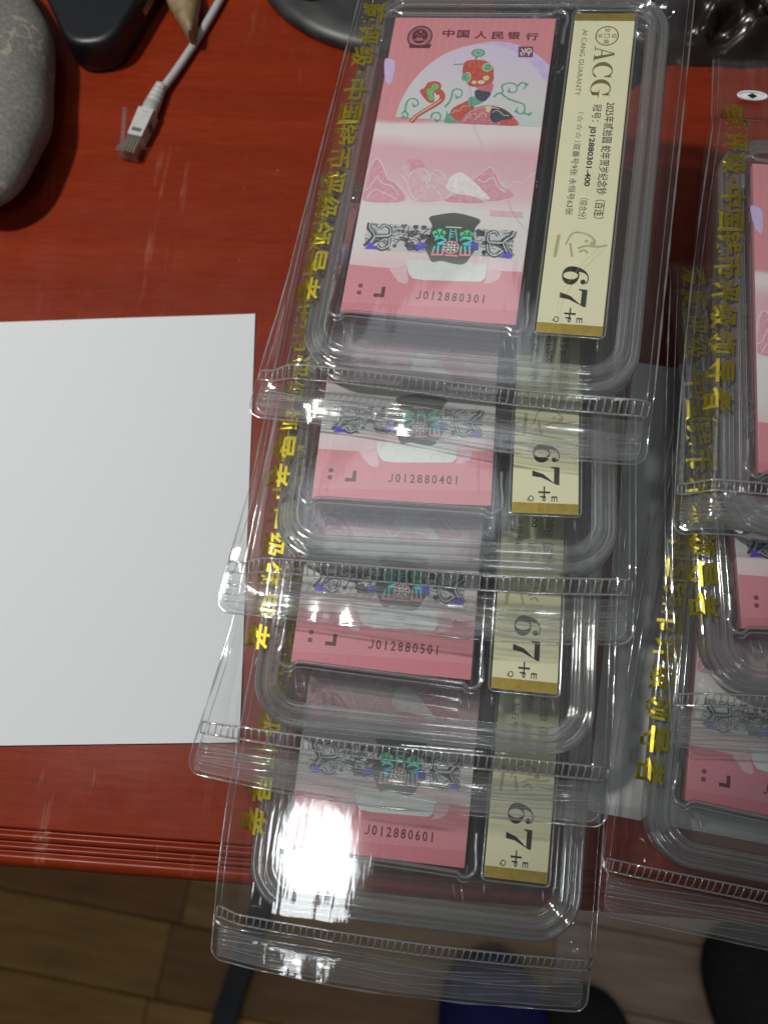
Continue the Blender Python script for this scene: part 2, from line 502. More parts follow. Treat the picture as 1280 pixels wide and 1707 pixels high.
# ------------------------------------------------------------------ mesh helpers (millimetres)
class MB:
    def __init__(self):
        self.v, self.f, self.mi, self.sm = [], [], [], []

    def add(self, verts, faces, mi=0, smooth=False):
        b = len(self.v)
        self.v += [tuple(p) for p in verts]
        for f in faces:
            self.f.append(tuple(b + i for i in f))
            self.mi.append(mi)
            self.sm.append(smooth)

    def box(self, x0, x1, y0, y1, z0, z1, mi=0):
        vs = [(x0, y0, z0), (x1, y0, z0), (x1, y1, z0), (x0, y1, z0), (x0, y0, z1), (x1, y0, z1), (x1, y1, z1), (x0, y1, z1)]
        self.add(vs, [(3, 2, 1, 0), (4, 5, 6, 7), (0, 1, 5, 4), (1, 2, 6, 5), (2, 3, 7, 6), (3, 0, 4, 7)], mi)

    def poly(self, pts, z, mi=0):
        self.add([(p[0], p[1], z) for p in pts], [tuple(range(len(pts)))], mi)

    def soft(self, pts, z, mi=0):
        n = len(pts)
        q = catmull(list(pts[-2:]) + list(pts) + list(pts[:2]), 4)
        self.poly(q[8:8 + 4 * n], z, mi)

    def ellipse(self, c, rx, ry, z, mi=0, n=20, rot=0.0):
        cs, sn = math.cos(rot), math.sin(rot)
        pts = []
        for i in range(n):
            a = 2 * math.pi * i / n
            x, y = rx * math.cos(a), ry * math.sin(a)
            pts.append((c[0] + x * cs - y * sn, c[1] + x * sn + y * cs))
        self.poly(pts, z, mi)

    def ring(self, c, rx, ry, w, z, mi=0, n=28, a0=0.0, a1=360.0):
        pts = [(c[0] + rx * math.cos(R(a0 + (a1 - a0) * i / n)), c[1] + ry * math.sin(R(a0 + (a1 - a0) * i / n))) for i in range(n + 1)]
        self.stroke(pts, w, z, mi, 0)

    def glint(self, pts, r, seg=6, seed=0.0):
        self.tube(pts, [max(0.06, r * (0.75 + 0.9 * noise.noise(Vector(p) * 0.09 + Vector((seed, 0, 0))))) for p in pts], seg)

    def stroke(self, pts, w, z, mi=0, sub=4):
        """flat printed line of width w (or a list of widths) through pts"""
        p = catmull(pts, sub) if sub else list(pts)
        n = len(p)
        ws = [w] * n if not isinstance(w, (list, tuple)) else [w[0] + (w[-1] - w[0]) * i / (n - 1) for i in range(n)]
        vs = []
        for i in range(n):
            a, b = p[max(0, i - 1)], p[min(n - 1, i + 1)]
            dx, dy = b[0] - a[0], b[1] - a[1]
            L = math.hypot(dx, dy) or 1
            nx, ny = -dy / L * ws[i] / 2, dx / L * ws[i] / 2
            vs += [(p[i][0] - nx, p[i][1] - ny, z), (p[i][0] + nx, p[i][1] + ny, z)]
        self.add(vs, [(2 * i, 2 * i + 2, 2 * i + 3, 2 * i + 1) for i in range(n - 1)], mi)

    def tube(self, pts, r, seg=8, mi=0, closed=False, flat=1.0, caps=True):
        n = len(pts)
        P = [Vector(p) for p in pts]
        rs = r if isinstance(r, (list, tuple)) else [r] * n
        vs = []
        for i in range(n):
            if closed:
                t = P[(i + 1) % n] - P[i - 1]
            else:
                t = P[min(n - 1, i + 1)] - P[max(0, i - 1)]
            t.normalize()
            up = Vector((0, 0, 1)) if abs(t.z) < 0.95 else Vector((0, 1, 0))
            s = t.cross(up).normalized()
            u = s.cross(t).normalized()
            for k in range(seg):
                a = 2 * math.pi * k / seg
                q = P[i] + s * (math.cos(a) * rs[i]) + u * (math.sin(a) * rs[i] * flat)
                vs.append(tuple(q))
        fs = []
        for i in range(n if closed else n - 1):
            j = (i + 1) % n
            for k in range(seg):
                k2 = (k + 1) % seg
                fs.append((i * seg + k, i * seg + k2, j * seg + k2, j * seg + k))
        self.add(vs, fs, mi, True)
        if not closed and caps:
            b = len(self.v) - len(vs)
            self.f += [tuple(b + k for k in reversed(range(seg))), tuple(b + (n - 1) * seg + k for k in range(seg))]
            self.mi += [mi, mi]
            self.sm += [False, False]

    def grid(self, rows, mi=0, smooth=True):
        nr, nc = len(rows), len(rows[0])
        self.add([p for r in rows for p in r], [(i * nc + j, i * nc + j + 1, (i + 1) * nc + j + 1, (i + 1) * nc + j) for i in range(nr - 1) for j in range(nc - 1)], mi, smooth)

    def loops(self, loops, mi=0, cap0=False, cap1=False, smooth=True):
        n = len(loops[0])
        self.add([p for l in loops for p in l], [(i * n + k, i * n + (k + 1) % n, (i + 1) * n + (k + 1) % n, (i + 1) * n + k) for i in range(len(loops) - 1) for k in range(n)], mi, smooth)
        b = len(self.v) - n * len(loops)
        if cap0:
            self.f.append(tuple(b + k for k in reversed(range(n)))); self.mi.append(mi); self.sm.append(False)
        if cap1:
            e = b + n * (len(loops) - 1)
            self.f.append(tuple(e + k for k in range(n))); self.mi.append(mi); self.sm.append(False)

    def mesh(self, name, mats):
        me = bpy.data.meshes.new(name)
        me.from_pydata([(x * MM, y * MM, z * MM) for x, y, z in self.v], [], self.f)
        for m in (mats if isinstance(mats, (list, tuple)) else [mats]):
            me.materials.append(MATS[m])
        me.polygons.foreach_set('material_index', self.mi)
        me.polygons.foreach_set('use_smooth', self.sm)
        me.update()
        return me

    def build(self, name, mats, parent=None):
        o = bpy.data.objects.new(name, self.mesh(name, mats))
        COL.objects.link(o)
        o.parent = parent
        return o


def catmull(pts, sub):
    n = len(pts)
    if n < 3:
        return list(pts)
    out = []
    d = len(pts[0])
    for i in range(n - 1):
        p0, p1, p2, p3 = pts[max(0, i - 1)], pts[i], pts[i + 1], pts[min(n - 1, i + 2)]
        for s in range(sub):
            t = s / sub
            out.append(tuple(0.5 * (2 * p1[k] + (p2[k] - p0[k]) * t + (2 * p0[k] - 5 * p1[k] + 4 * p2[k] - p3[k]) * t * t + (3 * p1[k] - p0[k] - 3 * p2[k] + p3[k]) * t ** 3) for k in range(d)))
    out.append(tuple(pts[-1]))
    return out


def rrect(x0, x1, y0, y1, r, n=8):
    """rounded rectangle, counter-clockwise"""
    r = max(0.05, min(r, (x1 - x0) / 2 - 0.01, (y1 - y0) / 2 - 0.01))
    pts = []
    for cx, cy_, a0 in ((x1 - r, y1 - r, 0), (x0 + r, y1 - r, 90), (x0 + r, y0 + r, 180), (x1 - r, y0 + r, 270)):
        for i in range(n + 1):
            a = R(a0 + 90 * i / n)
            pts.append((cx + r * math.cos(a), cy_ + r * math.sin(a)))
    return pts


def empty(name, loc, rot=(0, 0, 0)):
    o = bpy.data.objects.new(name, None)
    COL.objects.link(o)
    o.location = Vector(loc) * MM
    o.rotation_euler = rot
    return o


def tag(o, label, cat, group=None):
    o['label'] = label
    o['category'] = cat
    if group:
        o['group'] = group
    return o


def struct(o):
    o['kind'] = 'structure'
    return o


TXT = {}


def glyphs(s, bold=0.0):
    """outline of a word in the built-in font at size 1: (verts, faces, width, height)"""
    key = (s, bold)
    if key in TXT:
        return TXT[key]
    c = bpy.data.curves.new('t', 'FONT')
    c.body = s
    c.size = 1.0
    c.offset = bold
    c.resolution_u = 3
    o = bpy.data.objects.new('t', c)
    COL.objects.link(o)
    dg = bpy.context.evaluated_depsgraph_get()
    me = bpy.data.meshes.new_from_object(o.evaluated_get(dg))
    vs = [(v.co.x, v.co.y) for v in me.vertices]
    fs = [tuple(p.vertices) for p in me.polygons]
    bpy.data.objects.remove(o)
    bpy.data.curves.remove(c)
    bpy.data.meshes.remove(me)
    x0, x1 = min(p[0] for p in vs), max(p[0] for p in vs)
    y0, y1 = min(p[1] for p in vs), max(p[1] for p in vs)
    TXT[key] = ([(x - x0, y - y0) for x, y in vs], fs, x1 - x0, y1 - y0)
    return TXT[key]


def word(mb, s, u, v, length, height, z, mi=0, bold=0.0, turned=True):
    """a word fitted into length x height; turned = reading down the sheet with its top to the right"""
    vs, fs, w, h = glyphs(s, bold)
    a, b = length / w, height / h
    if turned:
        mb.add([(u + y * b, v - x * a, z) for x, y in vs], fs, mi)
    else:
        mb.add([(u + x * a, v + y * b, z) for x, y in vs], fs, mi)


def turned(mb, pieces, u, v, length, height, z, mi=0):
    for pts in pieces:
        mb.poly([(u + y * height, v - x * length) for x, y in pts], z, mi)


def arc(cx, cy_, rx, ry, a0, a1, n=14):
    return [(cx + rx * math.cos(R(a0 + (a1 - a0) * i / n)), cy_ + ry * math.sin(R(a0 + (a1 - a0) * i / n))) for i in range(n + 1)]


def strip(outer, inner):
    return [[outer[i], outer[i + 1], inner[i + 1], inner[i]] for i in range(len(outer) - 1)]


# bold serif numerals and capitals, unit box, x along the reading direction
SIX = strip(arc(0.50, 0.32, 0.48, 0.32, 0, 360, 26), arc(0.50, 0.32, 0.20, 0.275, 0, 360, 26)) \
    + strip(arc(0.62, 0.36, 0.60, 0.64, 180, 62, 16), [(0.62 + (0.32 + 0.22 * i / 16) * math.cos(R(180 - 118 * i / 16)), 0.36 + (0.60) * math.sin(R(180 - 118 * i / 16))) for i in range(17)]) \
    + [arc(0.80, 0.80, 0.13, 0.10, 0, 350, 14)]
SEVEN = [[(0.02, 1.0), (1.0, 1.0), (1.0, 0.90), (0.90, 0.80), (0.12, 0.80), (0.06, 0.68), (0.0, 0.68)], [(0.90, 0.82), (1.0, 0.92), (0.62, 0.35), (0.55, 0.0), (0.24, 0.0), (0.42, 0.40)]]
PLUS = [[(0.42, 0), (0.58, 0), (0.58, 1), (0.42, 1)], [(0, 0.44), (0.42, 0.44), (0.42, 0.56), (0, 0.56)], [(0.58, 0.44), (1, 0.44), (1, 0.56), (0.58, 0.56)]]
CAP_A = [[(0.46, 1.0), (0.58, 1.0), (0.90, 0.03), (0.68, 0.03)], [(0.14, 0.03), (0.20, 0.03), (0.50, 0.93), (0.46, 1.0)], [(0.28, 0.34), (0.62, 0.34), (0.61, 0.40), (0.30, 0.40)],
         [(0.0, 0.0), (0.32, 0.0), (0.32, 0.04), (0.0, 0.04)], [(0.58, 0.0), (1.0, 0.0), (1.0, 0.04), (0.58, 0.04)]]
_co = arc(0.54, 0.5, 0.54, 0.50, 42, 318, 24)
_ci = [(0.56 + 0.33 * math.cos(R(42 + 276 * i / 24)), 0.5 + 0.455 * math.sin(R(42 + 276 * i / 24))) for i in range(25)]
CAP_C = strip(_co, _ci) + [[(0.86, 0.62), (0.92, 0.62), (0.92, 0.98), (0.88, 0.98), (0.80, 0.80)], [(0.86, 0.12), (0.95, 0.22), (0.92, 0.26), (0.82, 0.18)]]
CAP_G = strip(_co, _ci) + [[(0.86, 0.62), (0.92, 0.62), (0.92, 0.98), (0.88, 0.98), (0.80, 0.80)], [(0.74, 0.10), (0.93, 0.14), (0.93, 0.42), (0.74, 0.42)], [(0.62, 0.42), (1.04, 0.42), (1.04, 0.46), (0.62, 0.46)]]


# printed artwork of the note, in millimetres from its lower left corner
ART = {
    'head': [(34.0,121.8),(36.5,122.9),(40.2,123.0),(43.2,122.3),(46.1,119.9),(47.1,114.8),(47.0,112.0),(44.8,110.5),(40.7,109.3),(37.7,109.6),(35.6,111.7),(33.9,115.3),(33.4,118.9)],
    'eyes': [(35.9,113.9),(43.9,119.2),(34.8,114.0),(44.4,119.3)],
    'mouth': [(39.3,111.4),(42.2,111.5),(44.1,113.7)],
    'neck_pink': [(40.4,109.3),(46.9,111.3),(47.4,107.7),(46.5,105.9),(42.8,107.2)],
    'neck_navy': [(40.4,107.5),(43.4,107.3),(46.9,106.4),(46.2,103.8),(44.1,101.8),(40.8,104.0)],
    'neck_green': [(38.5,103.9),(40.8,104.1),(44.2,102.0),(41.9,100.1),(38.5,99.4),(38.0,102.5)],
    'chest': [(31.2,95.9),(32.6,98.8),(35.9,101.0),(38.2,102.4),(38.8,99.6),(41.2,99.1),(37.8,95.4),(36.4,92.5),(33.5,92.4)],
    'chest_green': [(29.5,91.1),(29.7,93.8),(31.3,95.8),(32.8,92.6),(36.4,92.5),(36.3,91.1)],
    'hump': [(36.5,90.9),(36.9,93.3),(38.3,95.8),(41.0,98.4),(45.5,100.0),(50.3,99.7),(55.2,97.4),(58.6,94.0),(60.0,90.6),(47.9,90.6)],
    'hump_navy': [(48.1,95.6),(48.8,98.6),(52.1,98.9),(55.9,96.6),(57.5,94.0),(53.5,92.8),(50.7,91.6),(48.6,93.0)],
    'hump_cream': [(45.6,99.6),(48.0,99.7),(47.7,96.5),(46.2,96.8)],
    'hump_red': [(53.7,92.8),(57.4,93.8),(59.7,90.8),(53.4,90.7)],
    'swirl1': [(39.3,93.4),(40.2,95.2),(41.9,95.6),(42.8,93.9),(41.7,92.8)],
    'swirl2': [(43.4,93.5),(44.2,96.0),(46.1,95.7),(46.6,93.6)],
    'swirl3': [(37.7,91.8),(39.0,95.5),(42.2,98.0),(46.8,99.1),(51.6,98.3)],
    'swirl4': [(48.9,96.5),(50.5,97.6),(52.4,96.6),(53.7,95.3),(56.1,95.3)],
    'swirl5': [(31.9,95.3),(33.4,97.4),(34.7,96.4),(36.1,99.3),(37.9,99.3)],
    'tail': [(15.1,90.6),(17.0,93.7),(20.8,97.0),(24.3,99.8),(26.4,102.0),(26.7,104.4),(25.2,106.3),(23.5,105.6)],
    'heart': [(16.6,106.5),(18.5,108.4),(19.4,110.6),(22.3,111.7),(24.9,110.7),(25.5,108.2),(24.2,106.7),(22.9,105.5),(23.5,101.4),(21.4,100.7),(18.6,103.4)],
    'heart_green': [(19.3,107.0),(21.0,108.1),(21.9,110.1),(24.1,109.8),(24.5,108.0),(22.5,106.3),(23.0,102.4),(21.6,101.9),(20.3,104.1)],
    'flower': [(39.0,126.6)],
    'stem': [(38.8,124.8),(38.1,122.6)],
    'antenna': [(29.3,120.4),(33.8,120.7)],
    'scroll1': [(10.5,94.6),(11.5,95.9),(13.2,94.6),(12.9,92.9),(11.3,93.2),(11.5,94.2)],
    'scroll2': [(11.8,96.0),(11.8,100.3),(13.3,102.5),(15.8,102.0),(16.9,99.7),(15.3,98.8),(14.2,100.4)],
    'scroll3': [(28.4,98.7),(29.9,100.8),(30.7,103.7),(30.8,106.9),(32.5,108.0),(34.6,107.0),(34.7,104.5),(33.0,103.6),(32.1,105.2)],
    'scroll4': [(23.5,92.9),(23.7,95.3),(26.4,95.6),(27.5,93.0),(25.9,91.7),(25.0,93.1)],
    'scroll5': [(48.5,104.2),(49.8,106.0),(52.0,107.0),(51.2,109.9),(53.5,111.4),(56.5,111.1),(57.7,108.7),(56.5,106.7),(54.5,107.3),(54.5,109.2)],
    'scroll6': [(51.3,106.3),(54.5,103.7),(58.2,102.2),(61.2,101.1),(62.1,98.3),(60.9,96.2),(58.7,97.5),(59.1,99.5)],
    'scroll7': [(57.8,110.0),(59.4,111.9),(61.4,110.9),(60.3,108.6)],
    'scroll8': [(61.7,96.8),(64.1,96.2),(65.2,97.4)],
    'scroll9': [(29.3,92.0),(30.2,94.5),(29.3,96.6)],
    'emblem': [(12.4,134.7),(13.2,129.9)],
    'bank': [(24.7,136.8),(31.1,136.5),(38.9,136.2),(46.1,135.9),(53.0,136.0),(60.7,135.5)],
    'seal': [(55.8,130.2),(61.9,130.3),(62.4,124.9),(56.3,124.7)],
    'petal': [(-1.3,122.2),(1.1,122.8),(3.4,121.2),(3.9,115.3),(3.2,109.4),(0.5,112.3)],
    'redstem': [(4.5,107.3),(7.7,122.7),(8.4,113.9),(8.2,99.5),(8.7,90.6),(4.1,90.4),(3.9,99.3)],
    'wave0': [(-0.3,62.4),(1.5,69.3),(4.0,71.9),(6.8,68.1),(9.8,62.5),(13.0,60.9),(15.9,58.3)],
    'wave1': [(0.4,56.3),(2.6,58.1),(4.7,63.1),(8.1,60.0),(11.8,59.2),(15.3,55.1)],
    'wave2': [(15.3,64.4),(17.9,61.3),(20.0,56.5),(22.6,53.4),(25.2,55.2),(28.0,60.1),(31.1,57.9),(33.8,54.0)],
    'wave3': [(18.4,62.9),(19.3,66.2),(22.6,68.0),(25.7,66.5),(27.5,63.3),(25.8,60.8)],
    'wave4': [(44.3,63.8),(48.1,66.7),(51.1,69.9),(54.2,67.0),(56.9,62.4),(59.8,60.8),(62.2,63.4),(65.6,63.4),(67.4,66.1),(69.8,68.4)],
    'wave5': [(2.1,52.4),(5.0,57.0),(10.3,55.2),(14.9,53.0)],
    'wave6': [(27.3,65.0),(29.1,67.5),(32.8,66.0),(33.9,62.9),(36.4,65.4)],
    'wave7': [(35.5,54.1),(38.1,57.8),(43.8,56.9),(50.3,54.5)],
    'wave8': [(47.0,64.3),(50.0,62.8),(53.1,65.4),(55.7,60.7),(59.4,58.5)],
    'mount1': [(0.5,55.4),(2.0,68.3),(4.0,71.4),(8.9,64.1),(14.7,58.7),(17.8,52.4),(2.3,51.4)],
    'mount2': [(43.7,63.2),(48.1,66.3),(51.1,69.9),(54.2,67.7),(57.7,61.6),(62.3,57.1),(52.4,54.1),(50.0,57.3)],
    'bloom': [(15.9,69.3),(17.6,72.5),(21.9,72.4),(24.0,68.9),(20.6,66.9),(17.1,66.8)],
    'cloud': [(34.4,59.7),(36.4,65.4),(39.7,67.0),(44.2,64.2),(49.0,59.6),(53.2,54.9),(45.3,56.1),(38.2,57.3)],
    'mount3': [(34.6,53.3),(39.7,56.6),(45.3,56.1),(51.1,53.6),(45.7,52.9)],
    'mount4': [(15.6,64.4),(22.6,67.8),(33.9,62.9),(35.5,56.5),(31.8,53.1),(21.2,53.4)],
    'vase': [(29.6,45.2),(34.1,46.9),(39.5,47.9),(45.1,47.1),(50.5,45.1),(48.9,41.5),(48.9,36.9),(50.0,31.6),(48.4,27.7),(46.1,24.7),(41.3,24.9),(37.1,25.8),(33.8,24.9),(31.6,28.1),(29.2,32.6),(30.7,36.5),(31.4,41.3)],
    'motifL': [(5.0,41.7),(15.2,42.3),(16.4,29.8),(5.4,29.1)],
    'motifR': [(54.4,41.1),(64.8,41.3),(65.0,28.6),(54.7,28.5)],
    'ml1': [(5.5,29.9),(8.5,35.2),(5.8,39.0),(5.7,41.3)],
    'ml2': [(8.5,35.2),(12.0,35.4),(14.7,36.3),(14.2,39.5),(11.2,40.5),(10.5,38.4)],
    'ml3': [(9.9,31.3),(12.3,29.5),(14.8,31.3),(14.9,34.8)],
    'ml4': [(5.9,29.5),(9.6,32.9),(13.4,35.5)],
    'mr1': [(64.6,29.1),(60.9,35.3),(63.8,38.6),(64.6,40.9)],
    'mr2': [(60.9,35.3),(57.5,35.1),(54.8,35.7),(54.7,39.2),(57.3,40.1),(58.5,38.2)],
    'mr3': [(60.7,31.5),(58.3,29.5),(55.7,30.8),(54.6,34.2)],
    'mr4': [(64.6,29.4),(60.8,33.0),(56.3,34.7)],
    'dotsL': [(20.0,34.8),(22.0,34.2),(24.6,40.5),(17.4,31.3),(19.8,38.3),(30.4,36.3),(28.2,36.1),(24.9,39.6),(26.1,31.5),(24.3,32.8),(25.2,40.6),(27.3,34.7),(20.0,40.6),(28.6,36.1),(27.2,31.5),(27.2,31.0),(22.7,32.1),(23.6,30.6),(28.1,40.4),(18.0,38.4),(29.9,36.6),(25.0,37.9),(23.5,36.8),(21.7,34.4),(25.4,31.1),(26.8,30.9)],
    'dotsR': [(53.9,30.4),(52.0,39.2),(53.8,30.7),(53.5,34.9),(52.2,38.7),(53.2,34.8),(50.3,40.1),(53.9,30.4),(50.5,32.2),(50.9,39.2)],
    'branch': [(17.5,31.8),(20.4,35.9),(22.8,38.4),(27.2,37.1),(29.9,39.6)],
    'branch2': [(21.8,40.7),(22.6,35.3),(26.7,30.9)],
    'lobes': [(34.8,38.0),(46.0,38.1)],
    'cy1': [(33.4,34.8),(35.3,36.2),(37.9,35.0),(34.7,33.3),(37.7,33.5)],
    'cy2': [(43.6,35.4),(45.5,36.7),(48.4,35.5),(44.9,33.7),(48.2,33.9)],
    'legs': [(33.8,32.2),(33.2,28.8),(35.2,32.6),(35.3,28.7),(37.2,32.5),(37.4,28.7),(44.5,32.8),(44.5,29.2),(46.0,33.0),(46.5,29.1),(47.7,33.0),(48.3,29.2)],
    'base': [(32.8,28.3),(37.7,28.5),(38.4,28.4),(43.6,28.4),(44.2,28.8),(48.8,29.0)],
    'topbar': [(37.0,41.2),(43.5,41.2)],
    'col': [(39.3,40.3),(39.2,34.6),(41.1,40.3),(42.5,34.8)],
    'ring': [(40.5,32.0)],
    'purple': [(28.3,31.7),(49.0,33.4)],
    'notch': [(23.4,24.5),(24.8,19.5),(26.8,17.2),(31.4,16.7),(53.8,17.5),(55.7,19.1),(55.7,23.3),(55.6,26.6)],
    'notch2': [(16.7,20.6),(19.5,17.4),(21.8,15.0),(24.9,14.4),(25.4,16.1),(23.6,22.8)],
    'notch3': [(55.7,22.9),(56.1,18.3),(55.4,16.8),(59.0,17.5),(61.3,19.5),(61.7,22.7)],
    'dots': [(6.4,12.4),(6.3,9.3)],
    'L': [(12.4,8.6),(16.3,8.6),(16.0,12.5)],
    'redtop': [(0.9,21.7),(17.0,21.0),(55.4,22.8),(69.0,23.0)],
    'redlow': [(0.4,4.2),(70.5,7.5)],
    'tint': [(53.8,50.0),(66.9,49.9),(67.2,47.2),(54.1,47.3)],
}


# ------------------------------------------------------------------ desk, floor
def desk():
    root = tag(empty('desk', (-70, -39.5, 0), (0, 0, R(-11.6))), 'red-brown varnished wooden desk with grooved front edge under the pouches', 'desk')
    mb = MB()
    inset = 17.0
    # the flat board, a grid so that its varnish undulates a little
    rows = []
    for j in range(30):
        y = inset + 700.0 * (j / 29) ** 1.3
        rows.append([(x, y, 0.0) for x in [-700 + 1400 * i / 30 for i in range(31)]])
    mb.grid(rows)
    mb.build('desk_top', 'desk_varnish', root)
    prof = [(0.0, 0.0), (0.6, -0.3), (1.0, -2.4), (1.9, -2.8), (2.5, -1.5), (3.1, -0.6), (3.9, -0.4), (4.8, -0.7), (5.5, -1.3), (5.8, -3.2), (6.7, -3.5), (7.2, -2.2), (7.8, -1.5), (8.6, -1.4), (9.3, -2.0),
            (9.6, -3.9), (10.5, -4.1), (11.0, -2.9), (12.6, -2.2), (14.6, -3.2), (16.2, -5.4), (17.0, -8.5), (17.0, -15.0), (15.5, -19.0), (12.0, -22.0), (4.0, -24.0), (4.0, -60.0)]
    mb = MB()
    mb.grid([[(-700 + 1400 * i / 8, inset - d, z) for i in range(9)] for d, z in prof])
    mb.build('edge_moulding', 'desk_varnish', root)
    mb = MB()
    mb.box(-690, 690, inset - 3, 690, -60, -25)
    mb.build('apron', 'desk_varnish', root)


desk()


def floor():
    fl = MB()
    fl.add([(-1500, -1500, -748), (1500, -1500, -748), (1500, 1200, -748), (-1500, 1200, -748)], [(0, 1, 2, 3)])
    f = struct(fl.build('floor', 'floor_brown'))
    ang = R(-17.5)
    ca, sa = math.cos(ang), math.sin(ang)
    base = (-541, -71)
    rng = random.Random(5)
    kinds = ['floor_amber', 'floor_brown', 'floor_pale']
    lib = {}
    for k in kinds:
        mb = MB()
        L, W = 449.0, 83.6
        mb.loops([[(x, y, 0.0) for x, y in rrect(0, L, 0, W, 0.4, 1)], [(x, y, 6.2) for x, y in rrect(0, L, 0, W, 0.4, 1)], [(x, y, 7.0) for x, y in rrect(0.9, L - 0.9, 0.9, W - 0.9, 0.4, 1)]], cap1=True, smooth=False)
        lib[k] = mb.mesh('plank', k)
    for row in range(-10, 6):
        off = 232 + rng.uniform(-22, 22) if row > -9 and row < 3 else rng.uniform(0, 450)
        for i in range(-3, 5):
            s0 = i * 450.0 + off
            d0 = row * 85.0
            x, y = base[0] + s0 * ca - d0 * sa, base[1] + s0 * sa + d0 * ca
            mx = x + 225 * ca
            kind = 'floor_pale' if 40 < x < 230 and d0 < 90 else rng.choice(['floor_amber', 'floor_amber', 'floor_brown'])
            o = bpy.data.objects.new('plank', lib[kind])
            COL.objects.link(o)
            o.parent = f
            o.location = (x * MM, y * MM, -0.747 + rng.uniform(-0.3, 0.3) * MM)
            o.rotation_euler = (0, 0, ang)


floor()


# ------------------------------------------------------------------ sheets of paper
def sheet(name, corner, ang, mat, label, lift, curl):
    o_ = empty(name, (corner[0], corner[1], lift), (0, 0, ang))
    bpy.data.objects.remove(o_)
    mb = MB()
    nx, ny = 40, 30

    def surf(dz):
        rows = []
        for j in range(ny + 1):
            y = -210.0 * (ny - j) / ny
            r = []
            for i in range(nx + 1):
                x = curl[0] + (curl[1] - curl[0]) * i / nx
                h = curl[2] * (0.5 + 0.5 * noise.noise(Vector((x * 0.012, y * 0.012, curl[3])))) * (0.3 + 0.7 * abs(y + 105) / 105)
                r.append((x, y, h + dz))
            rows.append(r)
        return rows
    top, bot = surf(0.12), surf(0.0)
    mb.grid(top)
    mb.grid([list(reversed(r)) for r in bot])
    rim_t = top[0] + [r[-1] for r in top[1:]] + list(reversed(top[-1][:-1])) + [r[0] for r in reversed(top[1:-1])]
    rim_b = [(p[0], p[1], p[2] - 0.12) for p in rim_t]
    n = len(rim_t)
    mb.add(rim_b + rim_t, [(k, (k + 1) % n, n + (k + 1) % n, n + k) for k in range(n)])
    o = mb.build(name, mat)
    o.location = Vector((corner[0], corner[1], lift)) * MM
    o.rotation_euler = (0, 0, ang)
    return tag(o, label, 'paper')


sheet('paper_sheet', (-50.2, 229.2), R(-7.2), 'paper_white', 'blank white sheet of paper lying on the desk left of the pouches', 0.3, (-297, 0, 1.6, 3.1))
sheet('paper_sheet', (131.0, 172.8), R(-18.0), 'paper_under', 'pale sheet of paper in shade under both stacks of cases', 0.3, (0, 297, 1.0, 8.4))


